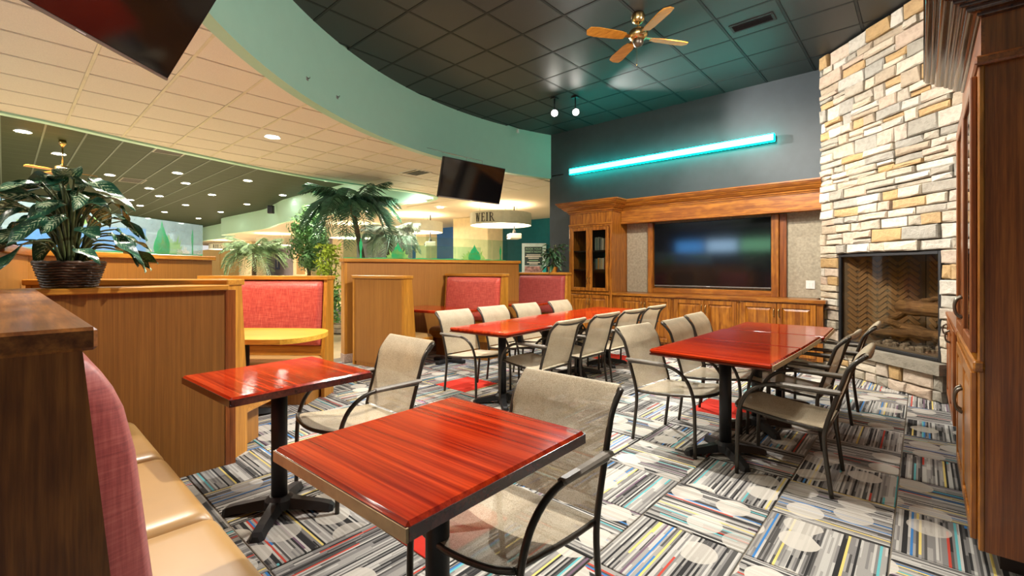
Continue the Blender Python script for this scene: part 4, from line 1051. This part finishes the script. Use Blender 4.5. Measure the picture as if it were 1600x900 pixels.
hf = thing('ceiling_fan', 'small brass fan hub hanging in the far hall above the basket plant', 'fan', (-14.0, .86, 0))
m = MB(); m.lathe([(.02, 3.98), (.07, 4.05), (.06, 4.12)], 16); m.build('canopy', 'brass', hf, smooth=True)
MB().tube([(0, 0, 3.55), (0, 0, 4.0)], .014, 8).build('rod', 'brass', hf, smooth=True)
m = MB(); m.lathe([(.03, 3.58), (.12, 3.54), (.14, 3.46), (.08, 3.40), (.04, 3.37)], 18); m.build('motor', 'brass', hf, smooth=True)
for k in range(4):
    m = MB(); m.X = Matrix.Rotation(rad(20+90*k), 4, 'Z') @ Matrix.Translation((0, 0, 3.45)) @ Matrix.Rotation(rad(11), 4, 'X'); m.prism([(.13, -.03), (.25, -.06), (.60, -.07), (.62, 0), (.60, .07), (.25, .06), (.13, .03)], -.004, .004); m.build('blade', 'honey_x', hf)
for lab_, p_ in (('upper tiny hook screwed into the curved green fascia', (-5.070, 2.246, 3.413)), ('lower tiny hook screwed into the curved green fascia', (-5.389, 2.759, 3.431))):
    hk = thing('wall_hook', lab_, 'hook', p_, math.atan2(CC[1]-p_[1], CC[0]-p_[0])); MB().box(-.004, .006, -.02, .02, -.02, .02, .003).build('plate', 'alu', hk); MB().tube([(.004, 0, .005), (.03, 0, .0), (.034, 0, .018)], .004, 6).build('hook', 'pewter', hk)
# ------------------------------------------------------------------ track spots, vents, downlights
def spot_fixture(label, p, tgt, lampless=False):
    t = thing('spotlight', label, 'light', (p[0], p[1], ZC), 0, 'ceiling spotlights')
    MB().box(-.05, .05, -.05, .05, -.03, -.008, .004).build('mount', 'black_plastic', t)
    MB().tube([(0, 0, -.03), (0, 0, -.20)], .012, 8).build('stem', 'black_plastic', t, smooth=True)
    v = (Vector(tgt)-Vector((p[0], p[1], ZC-.25))).normalized(); q = v.to_track_quat('-Z', 'Y').to_matrix().to_4x4(); q.translation = (0, 0, -.25)
    m = MB(); m.X = q; m.lathe([(.02, .10), (.045, .08), (.062, -.04), (.066, -.06), (.058, -.06), (.052, -.03)], 20, cap=False); m.build('head', 'black_plastic', t, smooth=True)
    m = MB(); m.X = q; m.lathe([(.001, -.052), (.05, -.050), (.05, -.046)], 18); m.build('bulb', 'bulb', t)
spot_fixture('left glowing spotlight of the pair near the curved green fascia', (-4.50, 6.05), (-1.2, 1.5, 1.0))
spot_fixture('right glowing spotlight of the pair near the curved green fascia', (-4.22, 6.24), (-.6, 2.5, 1.2))
def vent(label, x, y, z, w_, d_, rotz=0, mat='black_grid', slat='black_plastic'):
    t = thing('air_vent', label, 'vent', (x, y, z), rotz, 'ceiling vents')
    m = MB(); m.box(-w_/2, w_/2, -d_/2, -d_/2+.03, -.014, -.004, .003); m.box(-w_/2, w_/2, d_/2-.03, d_/2, -.014, -.004, .003); m.box(-w_/2, -w_/2+.03, -d_/2+.03, d_/2-.03, -.014, -.004, .003); m.box(w_/2-.03, w_/2, -d_/2+.03, d_/2-.03, -.014, -.004, .003); m.build('frame', mat, t)
    MB().box(-w_/2+.02, w_/2-.02, -d_/2+.02, d_/2-.02, -.005, -.0042).build('duct', 'ink', t)
    for k in range(5):
        yy = -d_/2+.045+(d_-.09)*k/4; mm = MB(); mm.X = Matrix.Translation((0, yy, -.009)) @ Matrix.Rotation(rad(35), 4, 'X'); mm.box(-w_/2+.03, w_/2-.03, -.009, .009, -.0012, .0012); mm.build('slat', slat, t)
vent('dark slotted air vent in the black ceiling near the stone chimney', -1.45, 5.72, ZC, .46, .20)
vent('square slotted vent in the pale ceiling near the hanging television', -7.51, 5.49, ZW, .52, .44, 0, 'white_paint', 'white_grid')
vent('slotted vent in the green far ceiling close to the pale soffit edge', -13.45, 2.67, ZC, .6, .6, 0, 'alu', 'ink')
vent('slotted vent in the green far ceiling above the basket plant', -18.7, 2.74, ZC, .9, .6, 0, 'alu', 'ink')
vent('dark vent in the pale ceiling right of the drum lettered WEIR', -8.6, 12.3, ZW, .6, .4, 0, 'alu', 'ink')
dl_me = None
def downlight(label, x, y, z, r=.085, group='recessed downlights'):
    t = thing('downlight', label, 'light', (x, y, z), 0, group)
    m = MB(); m.lathe([(r*1.25, -.016), (r*1.25, -.006), (r, -.006), (r, -.012)], 18, cap=False); m.build('trim_ring', 'white_paint', t)
    m = MB(); m.lathe([(.001, -.0135), (r, -.012), (r, -.006)], 18); m.build('lens', 'downlight', t)
LG = [(-13.69, .26), (-15.69, .90), (-18.07, 2.12), (-16.24, 3.40), (-17.97, 3.99), (-20.06, 3.39), (-21.87, 4.01), (-20.01, 5.27), (-15.98, 5.19), (-21.80, 7.05), (-24.06, 5.34), (-27.80, 5.30), (-23.97, 3.43), (-25.80, 4.04), (-25.73, 7.15), (-29.90, 7.22), (-34.04, 7.32), (-31.98, 5.35), (-20.16, .89), (-18.13, 7.1), (-14.10, 6.9), (-22.96, 1.48)]
def px_of(x, y): return (x*.7435+y*.6686)/(-x*.6686+y*.7435)
LG.sort(key=lambda p: px_of(*p))
for k, (x, y) in enumerate(LG):
    downlight('%s from the left of the glowing downlights in the green far ceiling' % ORD[k], x, y, ZC, .11)
downlight('single glowing downlight in the pale ceiling left of the curved fascia', -7.03, 2.61, ZW)
downlight('dim downlight in the pale ceiling left of the drum lettered WEIR', -11.23, 9.13, ZW)
lamp('downlight_and_fill', 'SPOT', (-7.9, 5.9, 3.18), 240, NEUT, (-9.1, 6.0, 2.0), 62, .8, .06)  # unseen lamp added to brighten the shorter palm
for x, y, p in [(-13.7, .26, 1100), (-20, 4, 1700), (-27, 5, 2200), (-33, 6, 2200), (-15.98, 5.19, 1000), (-10.6, 4.6, 600), (-10.2, 7.0, 600), (-7.2, 2.6, 200), (-12, -1.5, 900), (-20, -3, 1500)]:  # some stand at the downlights, others are added to brighten palms and hall
    lamp('downlight_and_fill', 'SPOT', (x, y, 3.95 if x < -9 else 3.18), p, WARM, (x, y, 0), 150, .8, .10)

# ------------------------------------------------------------------ far hall: drum lights, projectors, signs, poster
def letter(ch):
    # serif capitals as stroke polygons on a unit-high grid, returns (polys, advance)
    S = .07; T = .14
    def bar(x0, x1, y0, y1): return [(x0, y0), (x1, y0), (x1, y1), (x0, y1)]
    def sl(xa, xb, w_, y0=0, y1=1): return [(xa, y0), (xa+w_, y0), (xb+w_, y1), (xb, y1)]
    def bowl(cx_, cy_, ro, ri, a0, a1, sx=1.0):
        n = 10; return [(cx_+ro*sx*cos(rad(a0+(a1-a0)*i/n)), cy_+ro*sin(rad(a0+(a1-a0)*i/n))) for i in range(n+1)]+[(cx_+ri*sx*cos(rad(a1+(a0-a1)*i/n)), cy_+ri*sin(rad(a1+(a0-a1)*i/n))) for i in range(n+1)]
    stem = [bar(.06, .06+T, 0, 1), bar(0, .26, 0, S), bar(0, .26, 1-S, 1)]
    if ch == 'I': return stem, .36
    if ch == 'E': return stem+[bar(.2, .52, 1-S, 1), bar(.46, .52, .78, 1), bar(.2, .42, .47, .54), bar(.37, .42, .40, .62), bar(.2, .54, 0, S), bar(.48, .54, 0, .24)], .64
    if ch == 'R': return stem+[bowl(.2, .74, .26, .19, -90, 90, 1.15), sl(.50, .26, .12, 0, .5), bar(.46, .68, 0, S)], .74
    if ch == 'W': return [sl(.20, .06, .13), sl(.22, .40, .06), sl(.50, .36, .13), sl(.54, .74, .06), bar(0, .26, 1-S, 1), bar(.64, .86, 1-S, 1)], .94
    if ch == 'G': return [bowl(.32, .5, .5, .42, 50, 310, .62), bar(.46, .58, .06, .42), bar(.38, .66, .38, .45), bar(.52, .58, .72, .95)], .74
    if ch == 'S': return [bowl(.26, .74, .26, .17, 30, 270, .85), bowl(.26, .26, .26, .17, -150, 90, .85)], .56
    if ch == 'K': return stem+[sl(.18, .46, .07, .42, 1), sl(.48, .24, .13, 0, .62), bar(.44, .68, 0, S), bar(.42, .62, 1-S, 1)], .74
    if ch == 'N': return [bar(.08, .14, 0, 1), sl(.46, .04, .15), bar(.52, .58, 0, 1), bar(0, .22, 0, S), bar(.44, .66, 1-S, 1)], .74
    return [], .4
def drum(label, x, y, z0, r, h, text=None, a0=None, size=.26):
    t = thing('drum_light', label, 'light', (x, y, z0), 0, 'drum lights of the far hall')
    m = MB(); m.lathe([(r, 0), (r, h), (r-.02, h), (r-.02, 0), (r, 0)], 48, cap=False); m.build('shade', 'drum', t, smooth=False)
    m = MB(); m.lathe([(.01, .012), (r-.022, .012)], 48, cap=False); m.build('diffuser', 'diffuser', t)
    for k in range(3):
        a = 2*PI*k/3; MB().tube([(cos(a)*r*.7, sin(a)*r*.7, h*.5), (cos(a)*r*.7, sin(a)*r*.7, ZW-z0)], .006, 6).build('hanger', 'alu', t)
    if text:
        m = MB(); pos = 0.0
        for ch in text:
            polys, adv = letter(ch)
            for pl in polys:
                n = len(pl)
                def pt(p, rr):
                    a = a0+(pos+p[0])*size*.94/r; return (rr*cos(a), rr*sin(a), h*.5-size*.5+p[1]*size)
                # subdivide wide bars is not needed: glyph strokes are short against the radius
                V = [pt(p, r+.004) for p in pl]+[pt(p, r+.010) for p in pl]
                m.add(V, [tuple(range(n, 2*n)), tuple(range(n-1, -1, -1))]+[(i, (i+1) % n, n+(i+1) % n, n+i) for i in range(n)])
            pos += adv+.06
        m.build('lettering', 'ink', t)
    lamp('drum_lamp', 'POINT', (x, y, z0+h*.75), 22, (1, .68, .34), radius=.15)
    lamp('drum_lamp', 'POINT', (x, y, z0-.25), 60, (1, .85, .62), radius=.2)
drum('drum light lettered WEIR hanging left of the dark back wall', -9.54, 10.1, 2.62, .93, .36, 'WEIR', rad(262), .25)
drum('drum light behind the second palm, left of the broad cream column', -13.5, 9.9, 2.62, .93, .36)
drum('drum light lettered GER behind the trunk of the tall palm', -18.1, 9.97, 2.62, .95, .36, 'GER', rad(294), .25)
drum('drum light between the small palm and the round leafy tree', -26.5, 10.0, 2.62, .95, .36, 'KS', rad(297), .25)
drum('farthest drum light at the yellow wall, lettered RIES', -35.0, 10.0, 2.62, .95, .36, 'RIES', rad(298), .25)
def projector(label, x, y, z):
    t = thing('projector', label, 'projector', (x, y, z), rad(-35), 'ceiling projectors')
    MB().box(-.24, .24, -.18, .18, -.10, .06, .02).build('body', 'white_paint', t); MB().box(.05, .22, -.19, -.178, -.07, .03).build('grille', 'alu', t)
    MB().tube([(0, 0, .06), (0, 0, ZW-z)], .02, 8).build('pole', 'black_plastic', t, smooth=True); m = MB(); m.lathe([(.07, .06), (.05, .14), (.02, .2)], 12); m.build('mount', 'black_plastic', t)
    m = MB(); m.X = Matrix.Translation((-.12, -.18, -.02)) @ Matrix.Rotation(PI/2, 4, 'X'); m.lathe([(.05, 0), (.045, .03)], 14); m.build('lens', 'ink', t)
def at_px(a, d, z): return (-.6686*d+.7435*a*d, .7435*d+.6686*a*d, z)
projector('white projector hanging below the drum lettered WEIR', -9.37, 10.52, 2.33)
projector('white projector hanging by the deep blue wall', -13.1, 10.2, 2.22)
projector('white projector hanging left of the round leafy tree', -24.6, 10.3, 2.22)
def sign(label, x, z, w_, h_, mt, mark=None):
    t = thing('wall_sign', label, 'sign', (x, 13.895, z)); MB().box(-w_/2, w_/2, -.02, 0, -h_/2, h_/2).build('board', mt, t)
    if mark == 'T':
        m = MB(); m.box(-.12, .12, -.026, -.021, .10, .2); m.box(-.07, .07, -.026, -.021, -.32, .12); m.build('emblem', 'ink_white', t)
    if mark == 'B':
        m = MB(); m.box(-.2, .2, -.026, -.021, .12, .2); m.box(-.2, .1, -.026, -.021, -.06, .04); m.box(-.1, .22, -.026, -.021, -.25, -.15); m.build('emblem', 'ink_white', t)
sign('small navy sign with a white mark on the lavender wall', -36.4, 1.74, .80, .95, 'sign_blue', 'T')
sign('small blue sign with pale bands beside the round tree trunk', -29.0, 1.70, .75, .85, 'sign_blue', 'B')
t = thing('wall_sign', 'plain tan panel on the cream column behind the round tree', 'sign', (-27.0, 11.595, 1.75)); MB().box(-.55, .55, -.02, .005, -.75, .75).build('board', 'tan_vinyl', t)
sign('plain ochre panel on the yellow wall', -50.8, 2.0, 1.2, 1.7, 'yellow')
t = thing('poster', 'white poster with dark text panel left of the dark back wall', 'poster', (-10.72, 13.16, 0), math.atan2(.62, .68))
MB().box(-.46, .44, -.02, .02, .9, 2.26, .004).build('board', 'paper', t); MB().box(-.42, -.38, .02, .05, -.02, 1.6).box(.36, .40, .02, .05, -.02, 1.6).box(-.44, -.36, -.16, .2, -.02, 0).box(.34, .42, -.16, .2, -.02, 0).build('stand', 'alu', t); MB().box(-.36, .30, -.026, -.021, 1.44, 2.13).build('text_panel', 'poster_dark', t)
MB().box(-.36, .30, -.026, -.021, 1.0, 1.41).build('picture', 'poster_pic', t); MB().box(.31, .43, -.026, -.021, 1.0, 1.40).build('side_panel', 'poster_cyan', t)
def text(s_, size, loc, mat, parent, name):
    cu = bpy.data.curves.new(name, 'FONT'); cu.body = s_; cu.size = size; cu.align_x = 'CENTER'; cu.extrude = .001
    o = bpy.data.objects.new(name, cu); COL.objects.link(o); dg = bpy.context.evaluated_depsgraph_get(); me = bpy.data.meshes.new_from_object(o.evaluated_get(dg))
    COL.objects.unlink(o); bpy.data.objects.remove(o)
    me.materials.clear(); me.materials.append(M[mat]); n_ = bpy.data.objects.new(name, me); COL.objects.link(n_); n_.parent = parent; n_.location = loc; n_.rotation_euler = (PI/2, 0, 0); return n_
text('BOOK YOUR', .10, (-.03, -.028, 2.02), 'ink_green', t, 'lettering'); text('PARTY NOW!', .10, (-.03, -.028, 1.91), 'ink_green', t, 'lettering')
m = MB()
for z, w_ in ((1.81, .26), (1.75, .30), (1.69, .20), (1.535, .24), (1.48, .16)): m.box(-.03-w_, -.03+w_, -.0285, -.0265, z, z+.032)
m.build('small_print', 'ink_white', t)
MB().box(-.2, .14, -.0285, -.0265, 1.61, 1.635).build('small_print', 'ink_green', t)
sp = thing('wall_speaker', 'small black speaker bracketed on the far curved fascia', 'speaker', (-20.6, 7.62, 3.86), rad(40)); MB().box(-.12, .12, -.14, .02, -.20, .14, .02).build('cabinet', 'black_plastic', sp); MB().box(-.03, .03, .02, .10, -.05, .02).build('bracket', 'alu', sp)
sp = thing('sprinkler', 'tiny white sprinkler at the top of the curved fascia', 'sprinkler', (-6.02, 6.87, 4.06)); MB().box(-.02, .02, -.02, .02, -.03, .04, .004).build('body', 'white_paint', sp); m = MB(); m.lathe([(.03, -.034), (.03, -.030)], 12); m.build('plate', 'white_paint', sp)

# ------------------------------------------------------------------ plants
def leaf_mesh(L, wd, droop, fold=.25, name='leaf', mat='dieff', n=9):
    def fn(u, v):
        s_ = (u-.5)*2; prof = (sin(PI*min(1, v**.75))**.8)*(1-.12*v) if 0 < v < 1 else 0.0
        x = s_*wd*.5*prof; y = L*(v-.10*v*v*droop); z = -droop*L*.45*v*v+fold*abs(x)*(1-.4*v)+.008*sin(9*v+2*s_)
        return (x, y, z)
    m = MB(); m.grid(fn, 6, n, uv=True); return m.mesh(name, M[mat], True)
random.seed(5)
pt = thing('basket_plant', 'variegated leafy plant in a dark wicker basket on the wall cap', 'plant', (-3.565, .25, 1.20))
# basket with woven rings
m = MB(); 
def basket_r(k): return .135+.050*(k/6)
m.lathe([(.085, .0), (.105, .004), (.143, .135), (.137, .142), (.128, .130), (.095, .03)], 40); m.build('basket', 'wicker', pt)
for k in range(9):
    z = .010+.0145*k; r = .106+.038*z/.135
    mm = MB(); mm.tube([((r+.003+.004*((q+k) % 2))*cos(2*PI*q/44), (r+.003+.004*((q+k) % 2))*sin(2*PI*q/44), z+.003*sin(q*.8)) for q in range(44)], .0062, 5, closed=True); mm.build('weave', 'wicker', pt)
mm = MB(); mm.tube([(.146*cos(2*PI*q/44), .146*sin(2*PI*q/44), .140+.003*sin(q*2.2)) for q in range(44)], .010, 6, closed=True); mm.build('rim', 'wicker', pt)
m = MB(); m.lathe([(.01, .112), (.130, .115)], 24, cap=False); m.build('soil', 'soil', pt)
LM = [leaf_mesh(.22, .105, .45), leaf_mesh(.20, .095, .8), leaf_mesh(.24, .10, 1.0), leaf_mesh(.17, .08, .6)]
for tier, (cnt, ang, h0, h1, out, pit) in enumerate([(11, 0, .40, .52, .11, (-.4, .35)), (18, .3, .30, .44, .18, (-.6, .25)), (20, .9, .18, .34, .22, (-.7, .1)), (10, .5, .10, .18, .26, (-.6, 0)), (7, .2, .38, .52, .05, (-.2, .6))]):
    for q in range(cnt):
        a = ang+2*PI*q/cnt+random.uniform(-.25, .25); h = random.uniform(h0, h1); o_ = out*random.uniform(.6, 1.15)
        b0 = Vector((cos(a)*.05*random.random(), sin(a)*.05*random.random(), .11)); tip = Vector((cos(a)*o_, sin(a)*o_, .11+h))
        midp = b0.lerp(tip, .55)+Vector((-cos(a)*.03, -sin(a)*.03, .06))
        mm = MB(); mm.tube(smooth_path([tuple(b0), tuple(midp), tuple(tip)], 4), [.0085-.0006*i for i in range(9)], 6); mm.build('stem', 'stem', pt, smooth=True)
        sc = random.uniform(.85, 1.25)
        link_mesh('leaf', LM[random.choice((0, 1, 1, 2, 3))], pt, tuple(tip), (random.uniform(*pit), random.uniform(-.6, .6), a-PI/2+random.uniform(-.6, .6)), (sc, sc, sc))
# small plant on the far bench
sp = thing('potted_plant', 'small green plant in a wicker pot on the bench by the bookcase', 'plant', (-4.98, 6.64, 1.245))
m = MB(); m.lathe([(.07, 0), (.095, .10), (.085, .10)], 20); m.build('pot', 'honey_z', sp)
LM2 = [leaf_mesh(.18, .060, .9, mat='dark_leaf'), leaf_mesh(.15, .055, .5, mat='dark_leaf')]
for q in range(84):
    a = random.random()*2*PI; h = random.uniform(.05, .42); o_ = .02+.12*random.random()
    link_mesh('leaf', random.choice(LM2), sp, (cos(a)*o_, sin(a)*o_, .08+h), (random.uniform(-.7, .6), random.uniform(-.4, .4), a-PI/2), (1, random.uniform(.7, 1.25), 1))
for q in range(6): MB().tube([(.02*cos(q), .02*sin(q), .08), (.05*cos(q*1.1), .05*sin(q*1.1), .42)], .005, 5).build('stem', 'stem', sp)
# planter of the far hall
pn = thing('stone_planter', 'low stone planter wall holding the palms and tree of the far hall', 'planter', (-10.2, 4.7, 0), math.atan2(1.9, 3.6))
MB().box(-2.9, 3.2, -.7, .8, -.02, .35).build('bed', 'soil', pn)
rn = random.Random(2)
slabme = [MB().box(-.16, .16, -.06, .06, -.045, .045, .012).mesh('stone', M['stone']) for _ in range(1)]
for r_ in range(4):
    for q in range(20):
        x = -2.9+.32*q+(.16 if r_ % 2 else 0)
        link_mesh('stone', slabme[0], pn, (x, -.76+.01*rn.random(), .045+.095*r_), (0, 0, rn.uniform(-.03, .03)))
        if q % 20 == 19:
            for e in range(4): link_mesh('stone', slabme[0], pn, (3.25, -.5+.34*e, .045+.095*r_), (0, 0, PI/2))
def foliage(name, parent, n_, fn, size, mt, seed):
    rn = random.Random(seed); V = []; F = []
    for k in range(n_):
        p, nn = fn(rn); u = Vector((rn.gauss(0, 1), rn.gauss(0, 1), rn.gauss(0, 1))).normalized(); v = u.cross(nn); v = v.normalized() if v.length > 1e-3 else Vector((1, 0, 0)); s_ = size*rn.uniform(.6, 1.3)
        i = len(V); u = v.cross(nn).normalized()
        V += [tuple(p-u*s_), tuple(p+v*s_*.45+nn*s_*.1), tuple(p+u*s_), tuple(p-v*s_*.45+nn*s_*.1)]; F.append((i, i+1, i+2, i+3))
    m = MB(); m.v = V; m.f = F; o = m.build(name, mt, parent); o['kind'] = 'stuff'; return o
tr = thing('ficus_tree', 'bushy round-crowned small tree standing in the far hall', 'tree', (-10.99, 4.91, .33))
for q in range(3): MB().tube(smooth_path([(.03*cos(q*2.1), .03*sin(q*2.1), 0), (.05*cos(q*2.1+2), .05*sin(q*2.1+2), .5), (.03*cos(q*2.1+4), .03*sin(q*2.1+4), 1.0), (.06*cos(q*2.1+5), .06*sin(q*2.1+5), 1.35)], 4), .022, 6).build('trunk', 'bark', tr, smooth=True)
BL_ = [(.1, 0, 1.15, .3), (-.2, .1, 1.2, .3), (.35, -.1, 1.2, .26), (-.45, .1, 1.55, .26), (.48, 0, 1.6, .26), (0, 0, 1.70, .46), (.25, .1, 1.42, .34), (-.25, -.1, 1.45, .36), (.1, -.2, 1.95, .36), (-.12, .15, 2.12, .34), (.3, .05, 1.8, .3), (-.32, 0, 1.85, .3), (.02, 0, 2.3, .24)]
def fic(rn):
    c = rn.choice(BL_); d = Vector((rn.gauss(0, 1), rn.gauss(0, 1), rn.gauss(0, 1))).normalized(); r = c[3]*(.6+.4*rn.random()); return Vector(c[:3])+d*r, d
foliage('foliage', tr, 3600, fic, .05, 'green_leaf', 1)
def frond_mesh(L, droop, wd, mt, n_=34, name='frond'):
    m = MB(); pts = []
    for i in range(n_+1):
        v = i/n_; pts.append(Vector((0, L*(v-.30*v*v*min(1.2, droop)), L*(.38*v-.80*droop*v*v))))
    m.tube([tuple(p) for p in pts[::2]], [.010*(1-.8*i/(n_/2))+.002 for i in range(n_//2+1)], 5)
    rn = random.Random(int(L*100)+n_)
    for i in range(3, n_+1):
        v = i/n_; ll = wd*(sin(PI*min(1, .14+.80*v))**.6)
        for s_ in (-1, 1):
            p = pts[i]; e = p+Vector((s_*ll*(.62+.2*rn.random()), ll*.55, -ll*(.45+.35*rn.random()))); w2 = .0095*max(1, L)
            q = p.lerp(e, .55)+Vector((0, 0, ll*.10))
            m.add([tuple(p+Vector((0, -w2*.6, 0))), tuple(p+Vector((0, w2*.6, 0))), tuple(q+Vector((0, w2, 0))), tuple(e), tuple(q+Vector((0, -w2, 0)))], [(0, 1, 2, 3, 4)])
    return m.mesh(name, M[mt])
def palm(label, base, top, nf, L, mt, seed, wd=.26, tr_r=.055):
    rn = random.Random(seed); t = thing('palm_tree', label, 'palm', base); d = Vector(top)-Vector(base)
    pts = smooth_path([(0, 0, 0), (d.x*.2, d.y*.2, d.z*.35), (d.x*.6, d.y*.6, d.z*.7), tuple(d)], 8)
    m = MB(); m.tube(pts, [tr_r*(1.1-.25*i/(len(pts)-1))*(1+.12*(i % 2)) for i in range(len(pts))], 10); m.build('trunk', 'bark', t)
    fm = [frond_mesh(L, .75, wd, mt), frond_mesh(L*.95, 1.15, wd, mt), frond_mesh(L*.8, .35, wd*.9, mt), frond_mesh(L*.9, 1.5, wd, mt)]
    for q in range(nf):
        a = 2.4*q+rn.uniform(-.2, .2); link_mesh('frond', fm[q % 4], t, tuple(d+Vector((0, 0, rn.uniform(-.05, .05)))), (rn.uniform(-.1, .35), rn.uniform(-.25, .25), a))
    return t
palm('tall palm with dark drooping fronds in the far hall', (-8.98, 5.32, .33), (-9.30, 5.08, 2.74), 36, 1.35, 'palm_leaf', 1, .34)
palm('shorter palm with sunlit pale fronds right of the tall palm', (-9.17, 5.87, .33), (-9.10, 5.95, 2.15), 28, .95, 'sunlit_palm', 2, .26, .07)
palm('small pale palm left of the round tree', (-11.97, 4.03, .33), (-11.97, 4.03, 1.75), 28, .95, 'pale_palm', 3, .24, .05)
for lab, x, y, h, n_, mt, sd in [('lime green shrub beside the end of the middle half wall', -8.55, 4.20, 1.45, 800, 'lime_leaf', 4), ('dark green low shrub under the lime shrub', -8.00, 3.95, .62, 420, 'green_leaf', 5), ('yellow flowering low shrub between the two booths', -8.02, 4.46, .80, 300, 'lime_leaf', 6)]:
    t = thing('shrub', lab, 'shrub', (x, y, .33 if h > 1 else .30))
    for q in range(5): MB().tube([(.03*cos(q), .03*sin(q), 0), (.14*cos(q*1.3), .14*sin(q*1.3), h*.75)], .007, 5).build('stem', 'stem', t)
    foliage('foliage', t, n_, lambda rn: (Vector((max(-.2, min(.2, rn.gauss(0, .12))), max(-.2, min(.2, rn.gauss(0, .12))), h*rn.random()**.7)), Vector((rn.gauss(0, 1), rn.gauss(0, 1), abs(rn.gauss(0, 1)))).normalized()), .05, mt, sd)
